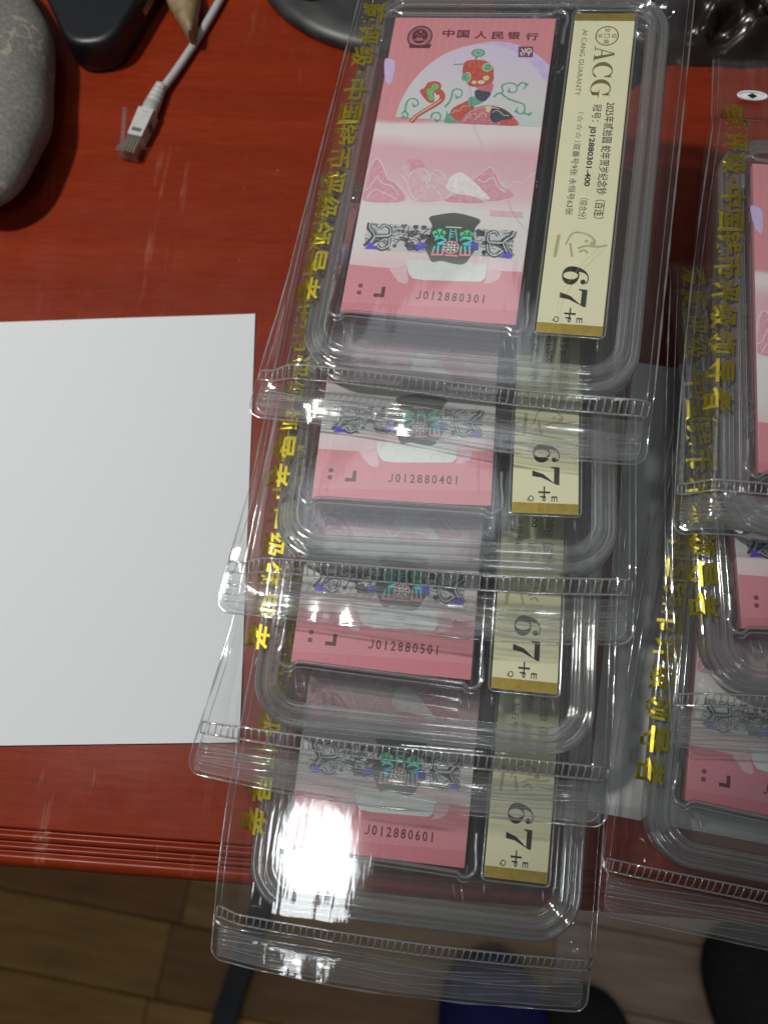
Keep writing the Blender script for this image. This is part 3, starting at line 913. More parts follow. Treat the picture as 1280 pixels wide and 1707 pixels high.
# ------------------------------------------------------------------ banknote bundle, label, case
def print_art(bundle, serial):
    """everything printed on the uppermost note, a few hundredths of a millimetre proud of it"""
    def P(*keys):
        return [ART[k] for k in keys]
    z = 0.04
    mb = MB()
    mb.poly([(70 - 0.05, 90.3), (69.95, 122)] + [(46 + 34 * math.cos(R(a)), 90.3 + 42.5 * math.sin(R(a))) for a in range(46, 181, 5)], z, 0)
    mb.poly([(69.95, 90.2), (69.95, 112)] + [(41 + 33 * math.cos(R(a)), 90.2 + 41 * math.sin(R(a))) for a in range(36, 181, 5)], z * 2, 1)
    mb.soft(ART['petal'], z, 0)
    mb.build('moon_print', ['print_lavender', 'print_moon'], bundle)
    mb = MB()
    z = 0.12
    for k in ('scroll1', 'scroll2', 'scroll3', 'scroll4', 'scroll5', 'scroll6', 'scroll7', 'scroll8', 'scroll9'):
        mb.stroke(ART[k], (0.9, 0.5), z)
        q = ART[k][-2]
        mb.ellipse(q, 0.8, 0.7, z + 0.005)
    mb.build('scroll_print', 'print_teal', bundle)
    mb = MB()
    z = 0.14
    mb.stroke(ART['tail'], (2.0, 2.6), z, 0)
    mb.stroke([(p[0] + 0.2, p[1] + 0.5) for p in ART['tail'][:5]], (0.5, 0.4), z + 0.02, 3)
    mb.soft(ART['heart'], z + 0.03, 0)
    mb.soft(ART['heart_green'], z + 0.05, 2)
    mb.soft(ART['chest_green'], z, 5)
    mb.soft(ART['chest'], z + 0.01, 0)
    mb.soft(ART['hump'], z + 0.03, 1)
    mb.soft(ART['hump_red'], z + 0.05, 0)
    mb.soft(ART['hump_navy'], z + 0.05, 4)
    mb.poly(ART['hump_cream'], z + 0.06, 3)
    mb.soft(ART['neck_green'], z + 0.02, 5)
    mb.soft(ART['neck_navy'], z + 0.03, 4)
    mb.soft(ART['neck_pink'], z + 0.02, 1)
    mb.soft(ART['head'], z + 0.05, 0)
    e = ART['eyes']
    mb.ellipse(e[0], 1.7, 2.7, z + 0.07, 3)
    mb.ellipse(e[1], 2.2, 2.2, z + 0.07, 3)
    mb.ellipse(e[0], 1.35, 2.3, z + 0.08, 2)
    mb.ellipse(e[1], 1.85, 1.85, z + 0.08, 2)
    mb.ellipse(e[2], 1.2, 1.9, z + 0.09, 5)
    mb.ellipse(e[3], 1.4, 1.4, z + 0.09, 5)
    m_ = ART['mouth']
    for q_, a_, b_ in ((m_[0], 1.1, 0.9), (m_[1], 1.5, 1.0), (m_[2], 1.3, 1.3)):
        mb.ellipse(q_, a_, b_, z + 0.085, 3)
    for dx_ in (-3.0, -1.4, 0.4, 2.0):
        mb.stroke([(39.2 + dx_, 123.2), (39.6 + dx_ * 1.1, 121.0), (39.3 + dx_, 119.0)], 0.25, z + 0.06, 1)
    for k in ('swirl1', 'swirl2', 'swirl3', 'swirl4', 'swirl5'):
        mb.stroke(ART[k], 0.28, z + 0.08, 3)
    mb.stroke(ART['stem'], 0.5, z, 4)
    mb.ellipse(ART['flower'][0], 3.0, 2.2, z + 0.01, 5)
    mb.ring(ART['flower'][0], 1.5, 1.1, 0.3, z + 0.02, 3)
    mb.stroke(ART['antenna'], 0.6, z, 5)
    mb.build('snake_print', ['print_red', 'print_rose', 'print_green', 'print_cream', 'print_navy', 'print_teal'], bundle)
    mb = MB()
    z = 0.12
    c = ART['emblem'][0]
    mb.ring(c, 5.2, 5.6, 0.7, z)
    mb.ring(c, 4.3, 4.7, 0.3, z)
    mb.ellipse((c[0], c[1] + 0.3), 3.6, 3.9, z)
    b = ART['emblem'][1]
    mb.poly([(b[0] - 4.6, b[1] - 1.0), (b[0] + 4.4, b[1] - 1.1), (b[0] + 4.9, b[1] + 1.1), (b[0] + 1.2, b[1] + 0.5), (b[0] - 1.2, b[1] + 0.5), (b[0] - 5.0, b[1] + 1.3)], z + 0.01)
    for dx, dy, r in ((0, 2.6, 0.8), (-1.6, 1.4, 0.45), (1.6, 1.4, 0.45), (-0.7, 0.4, 0.4), (0.7, 0.4, 0.4)):
        st = []
        for i in range(10):
            a = R(90 + 36 * i)
            q = r if i % 2 == 0 else r * 0.42
            st.append((c[0] + dx + q * math.cos(a), c[1] + dy + q * math.sin(a)))
        mb.poly(st, z + 0.04, 1)
    mb.box(c[0] - 2.8, c[0] + 2.8, c[1] - 2.0, c[1] - 1.5, z + 0.02, z + 0.04, 1)
    mb.box(c[0] - 1.4, c[0] + 1.4, c[1] - 1.3, c[1] - 0.6, z + 0.02, z + 0.04, 1)
    for ch, q in zip('中国人民银行', ART['bank']):
        word(mb, ch, q[0] - 2.5, q[1] - 2.0, 5.2, 3.9, z, 0, 0.018, False)
    mb.build('emblem_and_bank_name', ['maroon_ink', 'print_rose'], bundle)
    mb = MB()
    s = ART['seal']
    mb.poly(list(reversed(s)), z)
    cx_, cy_ = 59.1, 127.5
    mb.stroke([(cx_ - 2.0, cy_ + 1.6), (cx_ - 1.0, cy_ + 0.2), (cx_ - 2.1, cy_ - 0.8), (cx_ - 1.2, cy_ - 2.0)], 0.4, z + 0.03, 1)
    mb.stroke([(cx_ - 0.2, cy_ + 1.9), (cx_ - 0.6, cy_ - 1.8)], 0.35, z + 0.03, 1)
    mb.ring((cx_ + 1.3, cy_ + 0.5), 1.0, 1.1, 0.4, z + 0.03, 1)
    mb.stroke([(cx_ + 1.3, cy_ + 0.5), (cx_ + 1.5, cy_ - 1.9)], 0.4, z + 0.03, 1)
    mb.build('seal_print', ['purple_ink', 'print_white'], bundle)
    mb = MB()
    z = 0.06
    for k in ('mount1', 'mount2', 'bloom', 'mount3'):
        mb.soft(ART[k], z + 0.01, 0)
    mb.soft(ART['mount4'], z, 1)
    mb.soft(ART['cloud'], z + 0.03, 2)
    for i in range(9):
        mb.stroke([(min(69.9, max(0.1, p[0])), p[1]) for p in ART['wave%d' % i]], 0.32, z + 0.05, 2)
    for cxx, cyy in ((16.5, 68.5), (25.5, 64.0), (31.5, 62.8), (58.0, 61.5)):
        for i in range(5):
            a = R(72 * i + 20)
            mb.ring((cxx + 1.1 * math.cos(a), cyy + 1.1 * math.sin(a)), 0.8, 0.8, 0.2, z + 0.06, 2, 8)
    mb.build('mountain_print', ['print_pink', 'print_palepink', 'print_white'], bundle)
    mb = MB()
    z = 0.06
    mb.poly([(0.15, 0.15), (69.85, 0.15), (69.85, 23.0), (56.0, 22.9), (17.0, 21.0), (0.15, 21.7)], z, 0)
    mb.poly([(0.15, 0.15), (69.85, 0.15), (69.85, 6.3), (0.15, 4.4)], z + 0.02, 1)
    for k in ('notch2', 'notch3'):
        mb.poly(ART[k], z + 0.03, 3)
    mb.poly([(23.4, 25.5)] + ART['notch'][1:-1] + [(55.7, 25.5)], z + 0.04, 2)
    mb.poly(ART['tint'], z + 0.01, 3)
    mb.build('lower_band_print', ['print_band', 'print_bandlow', 'notch_white', 'print_palepink'], bundle)
    mb = MB()
    z = 0.11
    mb.poly([(4.6, 29.0), (65.0, 28.9), (64.8, 41.2), (4.4, 41.2)], z - 0.03, 7)
    mb.soft(ART['vase'], z, 0)
    for k, w in (('ml1', (3.2, 2.2)), ('ml2', (2.5, 1.3)), ('ml3', (2.3, 1.4)), ('mr1', (3.2, 2.2)), ('mr2', (2.5, 1.3)), ('mr3', (2.3, 1.4))):
        mb.stroke(ART[k], w, z, 1)
        mb.stroke(ART[k], 0.4, z + 0.02, 2)
        mb.stroke([(p[0] + 0.9, p[1] + 0.5) for p in ART[k]], 0.22, z + 0.024, 2)
    mb.stroke(ART['ml4'], 0.9, z + 0.01, 1)
    mb.stroke(ART['mr4'], 0.9, z + 0.01, 1)
    for q, t in ((ART['motifL'][3], 1), (ART['motifR'][2], -1)):
        mb.poly([q, (q[0] + 5.5 * t, q[1] + 0.2), (q[0] + 1.2 * t, q[1] + 3.5)], z + 0.03, 5)
    rng = random.Random(7)
    for k in ('dotsL', 'dotsR'):
        for q in ART[k]:
            a = rng.uniform(0, 1.2)
            n = rng.choice((3, 5, 5))
            rad = rng.uniform(0.8, 1.5)
            for i in range(n):
                th = a + 2 * math.pi * i / n
                mb.ellipse((q[0] + rad * 0.6 * math.cos(th), q[1] + rad * 0.6 * math.sin(th)), rad * 0.48, rad * 0.48, z + 0.002 * i, 1, 8)
    mb.stroke(ART['branch'], 0.4, z + 0.01, 1)
    mb.stroke(ART['branch2'], 0.4, z + 0.01, 1)
    for q in ART['purple']:
        mb.ellipse(q, 2.4, 1.5, z + 0.02, 5, 9, 0.3)
    for q in ART['lobes']:
        for dx, dy in ((-1.5, 0.2), (1.4, 0.3), (0, 1.1), (-0.8, -1.0), (0.9, -1.0)):
            mb.ellipse((q[0] + dx, q[1] + dy), 1.25, 1.15, z + 0.03, 3, 12)
        for dx in (-1.2, 1.2):
            mb.ring((q[0] + dx, q[1] + 0.2), 0.7, 0.7, 0.22, z + 0.05, 0, 12)
    for k in ('cy1', 'cy2'):
        mb.stroke(ART[k], 0.75, z + 0.04, 4)
    L = ART['legs']
    for i in range(0, len(L), 2):
        mb.stroke([L[i], L[i + 1]], 0.75, z + 0.04, 4)
        mid = ((L[i][0] * 0.4 + L[i + 1][0] * 0.6), (L[i][1] * 0.4 + L[i + 1][1] * 0.6))
        mb.stroke([mid, L[i + 1]], 0.75, z + 0.06, 6)
    B = ART['base']
    for i in range(0, len(B), 2):
        mb.stroke([B[i], B[i + 1]], 0.8, z + 0.05, 6)
    mb.stroke(ART['topbar'], 0.5, z + 0.04, 2)
    Cc = ART['col']
    mb.stroke([Cc[0], Cc[1]], 0.5, z + 0.04, 4)
    mb.stroke([Cc[2], Cc[3]], 0.5, z + 0.04, 4)
    for t in (0.2, 0.45, 0.7):
        mb.stroke([(Cc[0][0] + 0.3, Cc[0][1] - 5 * t), (Cc[2][0] - 0.2, Cc[2][1] - 5 * t)], 0.4, z + 0.04, 3)
    rc = ART['ring'][0]
    mb.ring(rc, 2.9, 2.7, 0.6, z + 0.05, 6)
    mb.stroke([(rc[0] - 2.6, rc[1]), (rc[0] + 2.6, rc[1])], 0.5, z + 0.055, 2)
    mb.stroke([(rc[0], rc[1] - 2.4), (rc[0], rc[1] + 2.4)], 0.5, z + 0.06, 2)
    for sx in (-1, 1):
        for sy in (-1, 1):
            mb.ellipse((rc[0] + 1.2 * sx, rc[1] + 1.1 * sy), 0.7, 0.6, z + 0.05, 2, 8)
    mb.build('hologram', ['holo_grey', 'holo_navy', 'holo_white', 'holo_green', 'holo_cyan', 'holo_violet', 'holo_pink', 'holo_ground'], bundle)
    mb = MB()
    z = 0.13
    for q in ART['dots']:
        mb.ellipse(q, 0.95, 0.95, z)
        mb.ring(q, 0.45, 0.45, 0.15, z + 0.02, 1, 12)
    mb.stroke([ART['L'][0], ART['L'][1]], 1.5, z, 0, 0)
    mb.stroke([(ART['L'][1][0] - 0.3, ART['L'][1][1] - 0.7), ART['L'][2]], 1.5, z + 0.01, 0, 0)
    mb.build('tactile_marks', ['maroon_ink', 'print_rose'], bundle)


def label_print(label, run, tail):
    z = 0.03
    mb = MB()
    mb.box(77.95, 102.65, -2.15, 2.0, -0.2, z)
    mb.build('gold_band', 'gold_band', label)
    mb = MB()
    mb.box(77.95, 102.65, 144.0, 147.75, -0.2, z)
    mb.build('gold_band', 'gold_band', label)
    if run is None:
        return
    z = 0.05
    mb = MB()
    c = (92.0, 136.3)
    mb.ring(c, 4.6, 4.8, 0.5, z)
    mb.ring(c, 1.3, 1.3, 0.35, z, 0, 4, 45, 405)
    for ch, dx, dy in (('爱', 0, 3.0), ('藏', 0, -3.0), ('评', -3.0, 0), ('级', 3.0, 0)):
        word(mb, ch, c[0] + dx - 1.1, c[1] + dy + 1.1, 2.2, 2.2, z)
    for pc, v, ln in ((CAP_A, 131.2, 8.0), (CAP_C, 123.0, 8.2), (CAP_G, 114.4, 8.6)):
        turned(mb, pc, 87.6, v, ln, 8.3, z)
    word(mb, 'AI CANG GUARANTY', 81.7, 139.5, 33.5, 2.1, z, 0, 0.0)
    mb.build('maker_lettering', 'gold_ink', label)
    mb = MB()
    word(mb, '2025年贰拾圆 蛇年贺岁纪念钞（百连）', 94.6, 103.0, 54.5, 4.1, z, 0, 0.008)
    word(mb, '冠号：', 89.6, 102.0, 8.4, 3.4, z, 0, 0.006)
    word(mb, run, 88.9, 91.5, 28.5, 3.0, z, 0, 0.028)
    word(mb, '（综合分）', 88.6, 57.5, 9.5, 3.4, z, 0, 0.0)
    word(mb, '（☆☆☆）', 83.8, 98.0, 14.5, 2.6, z, 1, -0.004)
    word(mb, tail, 83.6, 83.0, 33.5, 2.9, z, 0, 0.0)
    mb.build('description_lettering', ['black_ink', 'grey_ink'], label)
    mb = MB()
    turned(mb, SIX, 85.2, 27.0, 8.4, 10.3, z)
    turned(mb, SEVEN, 85.2, 17.2, 7.6, 10.3, z)
    turned(mb, PLUS, 87.7, 8.9, 5.0, 4.4, z)
    word(mb, 'E', 92.6, 4.9, 2.2, 2.2, z, 0, 0.01)
    word(mb, 'P', 88.3, 4.9, 2.2, 2.2, z, 0, 0.01)
    word(mb, 'Q', 83.6, 4.9, 2.4, 2.4, z, 0, 0.01)
    mb.build('grade_lettering', 'black_ink', label)
    mb = MB()
    mb.stroke([(82.2, 40.5), (81.6, 30.5)], 1.3, z)
    mb.stroke([(85.2, 36.0), (87.2, 41.2), (91.0, 41.8), (94.5, 40.4), (96.4, 38.2)], (0.6, 0.9), z)
    mb.stroke([(86.9, 37.0), (88.2, 31.0)], 0.9, z + 0.01)
    mb.stroke([(90.0, 34.8), (93.2, 36.2), (97.2, 36.0), (101.0, 36.9)], (0.9, 0.8), z + 0.01)
    mb.ellipse((95.6, 37.4), 1.2, 0.9, z + 0.02)
    mb.ellipse((93.0, 38.2), 0.8, 0.6, z + 0.02)
    mb.stroke([(90.6, 33.2), (92.6, 34.2), (94.0, 32.8)], 0.8, z + 0.015)
    mb.build('gold_animal_print', 'gold_wash', label)


U0, U1, V0, V1 = -14.0, 117.5, -24.8, 160.0


def case_shell():
    """clear two-part case: stepped rim, flat windows front and back"""
    prof = [(8.6, -14.6), (8.0, -14.6), (7.2, -14.2), (6.4, -13.4), (5.4, -13.2), (4.4, -13.8), (3.0, -14.2), (1.2, -13.8), (0.3, -12.8), (0.0, -11.0), (0.0, -6.8), (0.0, -3.4), (0.35, -2.0), (1.1, -1.3), (2.0, -1.3), (2.6, -1.9), (3.2, -2.3), (3.9, -2.1), (4.4, -1.2),
            (4.9, 0.2), (5.6, 1.2), (6.5, 1.7), (7.4, 1.6), (7.9, 1.0), (8.4, 0.75), (9.2, 0.75)]
    mb = MB()
    loops = []
    for d, z in prof:
        loops.append([(x, y, z) for x, y in rrect(U0 + d, U1 - d, V0 + d, V1 - d, 19.0 - d * 0.95, 12)])
    mb.loops(loops, cap0=True, cap1=True)
    mb.mi[-2:] = [2, 1]
    return mb.mesh('case_shell', ['rim_plastic', 'case_plastic', 'case_back'])


SHELL = None


def rim_glints():
    res = []
    for d, z, r in ((1.5, -1.2, 0.26), (4.6, -0.6, 0.20), (7.0, 1.7, 0.30), (9.6, 0.8, 0.22), (0.3, -9.0, 0.3)):  # thin rods added to draw the bright lit lines of the rim
        mb = MB()
        mb.tube([(x, y, z) for x, y in rrect(U0 + d, U1 - d, V0 + d, V1 - d, 19.0 - d * 0.95, 12)], r, 6, closed=True)
        res.append(('rim_bead', mb.mesh('rim_bead', 'ridge_plastic')))
    return res


def pocket_ridges():
    mb = MB()
    zr = 0.6
    # clip bar across the foot of the notes, curling round both corners
    path = [(-4.2, 14, zr), (-4.4, 7, zr), (-5.2, 3.5, zr), (-4.6, 0.2, zr), (-2.2, -1.8, zr), (0.2, -1.8, zr), (2.0, -0.2, zr), (5.0, 0.3, zr), (20, -0.2, zr), (50, -1.0, zr), (64.5, -1.5, zr), (67.2, -1.6, zr), (69.0, -3.0, zr), (71.8, -2.8, zr), (74.0, -0.6, zr), (74.3, 3.0, zr), (73.6, 8, zr), (73.5, 14, zr)]
    p = catmull(path, 6)
    mb.tube(p, 0.85, 8)
    foot = mb.mesh('clip_bar', 'ridge_plastic')
    mb = MB()
    mb.tube([(x, y - 1.9, z - 0.3) for x, y, z in p[24:-24]], 0.45, 6)
    under = mb.mesh('under_bar', 'ridge_plastic')
    mb = MB()
    # same at the head
    q = catmull([(-4.2, 131, zr), (-4.4, 139, zr), (-5.0, 143, zr), (-3.8, 147, zr), (-0.5, 148.2, zr), (3, 146.6, zr), (20, 146.4, zr), (50, 146.4, zr), (67, 146.6, zr), (70.5, 148.4, zr), (74, 147, zr), (75, 143, zr), (74.2, 139, zr), (74, 131, zr)], 6)
    mb.tube(q, 0.85, 8)
    head = mb.mesh('clip_bar', 'ridge_plastic')
    # little posts under the bar ends
    res = [('clip_bar', foot), ('under_bar', under), ('clip_bar', head)]
    for u, v, ln in ((2.5, -4.5, 7.5), (5.8, -4.6, 7.0), (66.0, -6.0, 5.0), (69.3, -6.4, 6.0)):
        mb = MB()
        mb.tube([(u, v, 0.5), (u + 1.4, v - ln, 0.5)], 0.42, 6)
        res.append(('post', mb.mesh('post', 'ridge_plastic')))
    return res


def label_ridges():
    mb = MB()
    mb.tube([(x, y, 0.5) for x, y in rrect(76.9, 103.7, -3.4, 149.0, 2.2, 5)], 0.4, 6, closed=True)
    res = [('label_ridge', mb.mesh('label_ridge', 'ridge_plastic'))]
    for u, v in ((78.2, -4.6), (101.2, -4.6)):
        mb = MB()
        mb.tube([(u, v, 0.4), (u + 0.4, v - 4.0, 0.4)], 0.5, 6)
        res.append(('post', mb.mesh('post', 'ridge_plastic')))
    return res


def well():
    """moulded well walls that hold the bundle and the label, plus the flutes below the bundle"""
    mb = MB()
    lo = [[(x, y, z) for x, y in rrect(-1.2 - e, 71.2 + e, -1.2 - e, 146.2 + e, 1.2 + e, 4)] for e, z in ((2.2, 0.5), (1.2, 0.3), (0.5, -1.2), (0.0, -4.0), (0.0, -12.4))]
    mb.loops(lo, cap1=True)
    res = [('note_well', mb.mesh('note_well', 'case_plastic'))]
    mb = MB()
    lo = [[(x, y, z) for x, y in rrect(77.4 - e, 103.2 + e, -2.8 - e, 148.4 + e, 1.2 + e, 4)] for e, z in ((0.8, 0.4), (0.2, -0.2), (0.0, -1.2))]
    mb.loops(lo)
    res.append(('label_well', mb.mesh('label_well', 'case_plastic')))
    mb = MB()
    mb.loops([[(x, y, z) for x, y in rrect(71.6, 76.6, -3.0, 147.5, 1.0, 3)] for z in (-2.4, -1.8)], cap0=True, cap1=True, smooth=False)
    res.append(('divider', mb.mesh('divider', 'divider_smoke')))  # added dark strip for the shade between notes and label
    mb = MB()
    rows = []
    for i in range(25):
        v = -4.5 - 11.5 * i / 24
        rows.append([(4 + 62 * j / 6, v - 0.025 * (62 * j / 6), 0.1 + 0.42 * math.sin(i / 24 * 3 * 2 * math.pi) * math.sin(math.pi * j / 6) ** 0.3 if 0 < j < 6 else 0.1) for j in range(7)])
    mb.grid(rows)
    res.append(('flute', mb.mesh('flute', 'case_plastic')))
    return res


def emboss():
    mb = MB()
    for ch, v in (('A', 33.0), ('C', 27.5), ('G', 21.5)):
        vs, fs, w, h = glyphs(ch, 0.0)
        # raised outline letter: edges of the glyph turned into thin rods
        bm = bmesh.new()
        bv = [bm.verts.new((x, y, 0)) for x, y in vs]
        for f in fs:
            try:
                bm.faces.new([bv[i] for i in f])
            except ValueError:
                pass
        bmesh.ops.remove_doubles(bm, verts=bm.verts, dist=1e-4)
        for e in bm.edges:
            if len(e.link_faces) == 1:
                a, b = e.verts[0].co, e.verts[1].co
                pts = [(-7.6 + q.y / h * 5.2, v - q.x / w * 4.6, 1.0) for q in (a, b)]
                mb.tube(pts, 0.16, 4)
        bm.free()
    return mb.mesh('embossed_letters', 'ridge_plastic')


PARTS = {}


def make_case(pose, serial, run, tail, label, group):
    global SHELL
    if SHELL is None:
        SHELL = case_shell()
        PARTS['mould'] = rim_glints() + pocket_ridges() + label_ridges() + well() + [('embossed_letters', emboss())]
    root = tag(empty('banknote_case', pose[:3], pose[3:]), label, 'banknote case', group)

    def child(name, me, parent):
        o = bpy.data.objects.new(name, me)
        COL.objects.link(o)
        o.parent = parent
        return o
    child('case_shell', SHELL, root)
    for nm, me in PARTS['mould']:
        child(nm, me, root)
    if 'bundle' not in PARTS:
        mb = MB()
        rng = random.Random(2)
        # a hundred notes: side faces in ragged courses
        lv = []
        n = 18
        for i in range(n + 1):
            z = -11.5 * (1 - i / n)
            e = 0.0 if i == n else rng.uniform(-0.16, 0.12)
            lv.append([(x, y, z) for x, y in rrect(0 - e, 70 + e, 0 - e, 145 + e, 0.4, 2)])
        mb.loops(lv, 1, cap0=True, smooth=False)
        mb.poly(rrect(0, 70, 0, 145, 0.4, 2), 0.0, 0)
        PARTS['bundle'] = mb.mesh('banknote_bundle', ['note_print', 'note_edges'])
        mb = MB()
        mb.box(77.9, 102.7, -2.2, 147.8, -0.5, 0.0)
        PARTS['label'] = mb.mesh('grade_label', 'label_cream')
    b = child('banknote_bundle', PARTS['bundle'], root)
    if 'art' not in PARTS:
        print_art(b, None)
        PARTS['art'] = [(o.name.split('.')[0], o.data) for o in b.children]
    else:
        for nm, me in PARTS['art']:
            child(nm, me, b)
    if serial:
        mb = MB()
        step = 27.5 / 9.6
        for i, ch in enumerate(serial):
            if ch == 'J':
                x_ = 29.5 + i * step
                mb.stroke([(x_ + 1.55, 11.9), (x_ + 1.55, 9.6), (x_ + 1.35, 8.75), (x_ + 0.85, 8.4), (x_ + 0.35, 8.55), (x_ + 0.1, 9.0)], 0.46, 0.15)
                continue
            g_ = glyphs(ch, 0.014)
            w = 3.7 * g_[2] / g_[3] * 0.80
            word(mb, ch, 29.5 + i * step + (2.0 - w) / 2, 8.2, w, 3.7, 0.15, 0, 0.014, False)
        mb.build('serial_number', 'maroon_ink', b)
    lb = child('grade_label', PARTS['label'], root)
    label_print(lb, run, tail)
    return root


# ------------------------------------------------------------------ zip pouch
def make_pouch(pose, label, group, seed, bow, shift=0.0, hole=False, flap=(0.0, 0.0), flare=0.0):
    root = tag(empty('zip_pouch', pose[:3], pose[3:]), label, 'pouch', group)
    VB, VT = -47.0, (188.0 if hole else 170.0)
    sh = shift

    def uL(v):
        t = min(1, max(0, (v + 30) / 185))
        return -28.0 + 9.5 * t ** 1.6 - flare * min(1, max(0, (20 - v) / 60)) ** 1.4

    def uR(v):
        t = min(1, max(0, (v + 30) / 185))
        return 123.5 + 3.0 * t

    def vbow(u, v):
        s = (u + 28) / 152
        k = min(1, max(0, (-v - 8) / 34))
        return k * (bow[0] * math.sin(math.pi * s) + bow[1] * (s - 0.5) + bow[2] * math.sin(2 * math.pi * s))

    def height(u, v, side):
        """front (+1) or back (-1) sheet"""
        vv = v + sh
        dx = max(U0 - u, u - U1, 0)
        dy = max(V0 - vv, vv - V1, 0)
        d = math.hypot(dx, dy)
        t = min(1, d / 12.5)
        t = t * t * (3 - 2 * t)
        top = 2.3 if side > 0 else -15.1
        # the rim stands a little lower than the window, the film follows it half-way
        h = top + (-7.0 + 0.35 * side - top) * t
        w = noise.noise(Vector((u * 0.045, v * 0.018, seed * 3.7 + side)))
        w2 = noise.noise(Vector((u * 0.11 + v * 0.03, v * 0.05, seed * 1.3 + 9 * side)))
        amp = 0.25 + 1.1 * min(1, d / 8)
        if side > 0 and v > -2:
            amp *= 0.12 + 0.88 * min(1, max(0, abs(u + 12.5) - 7.5) / 3)
        h += amp * (abs(w) * 1.0 + 0.35 * abs(w2)) * side
        if v < -20:
            k = min(1, (-20 - v) / 27)
            s = (u + 28) / 152
            h += k * (flap[0] * math.sin(2.2 * math.pi * s + seed) + flap[1] * (s - 0.5)) - k * 2.0 * flap[0] * 0.3
        return h

    for side, name in ((1, 'front_film'), (-1, 'back_film')):
        mb = MB()
        rows = []
        nv, nu = 110, 64
        for j in range(nv + 1):
            t = j / nv
            v = VB + (VT - VB) * (t ** 1.25)
            a, b = uL(v), uR(v)
            dv = v - VB
            if dv < 5:
                ins = 5 - math.sqrt(max(0, 25 - (5 - dv) ** 2))
                a += ins
                b -= ins
            r = []
            for i in range(nu + 1):
                u = a + (b - a) * i / nu
                r.append((u, v + vbow(u, v), height(u, v, side)))
            rows.append(r)
        mb.grid(rows)
        mb.build(name, 'film', root)
    # hazier strip of film, added over the front sheet below the zip
    mb = MB()
    rows = []
    for j in range(17):
        v = -45.5 + 13.5 * j / 16
        a, b = uL(v) + 2.5, uR(v) - 2.5
        rows.append([(u, v + vbow(u, v), height(u, v, 1) + 0.25 + 0.25 * noise.noise(Vector((u * 0.05, v * 0.4, seed)))) for u in [a + (b - a) * i / 50 for i in range(51)]])
    mb.grid(rows)
    mb.build('zip_strip', 'flap_film', root)
    mid = lambda u, v, up=0.7: (u, v + vbow(u, v), height(u, v, 1) + up)
    # welded seams down both sides and round the foot
    mb = MB()
    for ins, rad in ((0.0, 0.48), (2.6, 0.20)):
        pts = []
        vs = [VT - (VT - VB - 6) * i / 50 for i in range(51)]
        pts += [mid(uL(v) + ins, v, 0) for v in vs]
        a, b = uL(VB) + ins, uR(VB) - ins
        pts += [mid(a + 5 - 5 * math.cos(R(t)), VB + ins * 0.6 + 5 - 5 * math.sin(R(t)), 0) for t in range(15, 91, 15)]
        pts += [mid(a + 5 + (b - a - 10) * i / 40, VB + ins * 0.6, 0) for i in range(1, 40)]
        pts += [mid(b - 5 + 5 * math.sin(R(t)), VB + ins * 0.6 + 5 - 5 * math.cos(R(t)), 0) for t in range(0, 76, 15)]
        pts += [mid(uR(v) - ins, v, 0) for v in reversed(vs)]
        mb.glint(pts, rad, 6, seed + ins)
    mb.build('weld_seam', 'film_edge', root)
    # zip: two rails with rungs between, too fine to pick apart
    mb = MB()
    n = 56
    us = [uL(-28) + 1.2 + (uR(-28) - uL(-28) - 2.4) * i / n for i in range(n + 1)]
    for v in (-26.4, -30.8):
        mb.tube([mid(u, v, 0.75) for u in us], 0.42, 6)
    rng = random.Random(seed)
    for i, u in enumerate(us):
        x = u + rng.uniform(-0.25, 0.25)
        y = x - 0.35 + rng.uniform(-0.2, 0.2)
        mb.tube([mid(x, -26.4, 0.85), mid((x + y) / 2, -28.6, 1.15), mid(y, -30.8, 0.85)], 0.33, 5)
    zt = mb.build('zip_track', 'zip_plastic', root)
    zt['kind'] = 'stuff'
    # press rails between zip and foot, finer rods added for pale streaks
    mb = MB()
    for v, rad in ((-33.4, 0.16), (-35.6, 0.32), (-36.6, 0.18), (-37.6, 0.24), (-38.8, 0.36), (-40.6, 0.2), (-42.6, 0.16)):
        mb.glint([mid(uL(v) + 2 + (uR(v) - uL(v) - 4) * i / 40, v + 0.6 * math.sin(i * 0.21 + seed) + 0.5 * math.sin(i * 0.37 + v), 0.45) for i in range(41)], rad, 6, seed + v)
    mb.build('press_rail', 'film_edge', root)
    # creases pressed into the front sheet, their reflections set as milky rods
    rng = random.Random(seed * 7 + 1)
    for k in range(3):
        u, v = rng.uniform(-5, 105), rng.uniform(20, 150)
        a = rng.uniform(-0.5, 0.5) + R(-80)
        pts = []
        for i in range(rng.randint(8, 16)):
            pts.append((u, v, height(u, v, 1) + 0.02))
            a += rng.uniform(-0.28, 0.28)
            u += 3.2 * math.cos(a)
            v += 3.2 * math.sin(a)
        mb = MB()
        n_ = len(pts)
        mb.tube(pts, [0.02 + 0.07 * math.sin(math.pi * i / (n_ - 1)) for i in range(n_)], 5)
        mb.build('crease', 'crease_film', root)
    # gold vertical lettering
    mb = MB()
    for ch, v in zip('者导领级评币钱国中·级评藏爱', (8.6, 21.1, 33.7, 46.0, 58.0, 70.0, 81.5, 92.8, 104.6, 113.2, 121.5, 133.3, 145.0, 157.0)):
        u = -14.6 + (v - 8.6) * 0.036
        s = 10.5 if ch != '·' else 2.2
        word(mb, ch, u - s / 2, v + s / 2, s, s, 0.0, 0, 0.02 if ch != '·' else 0.0)
    # lay the print on the film
    mb.v = [(x, y, height(x, y, 1) + 0.22) for x, y, z in mb.v]
    mb.build('gold_lettering', 'gold_foil', root)
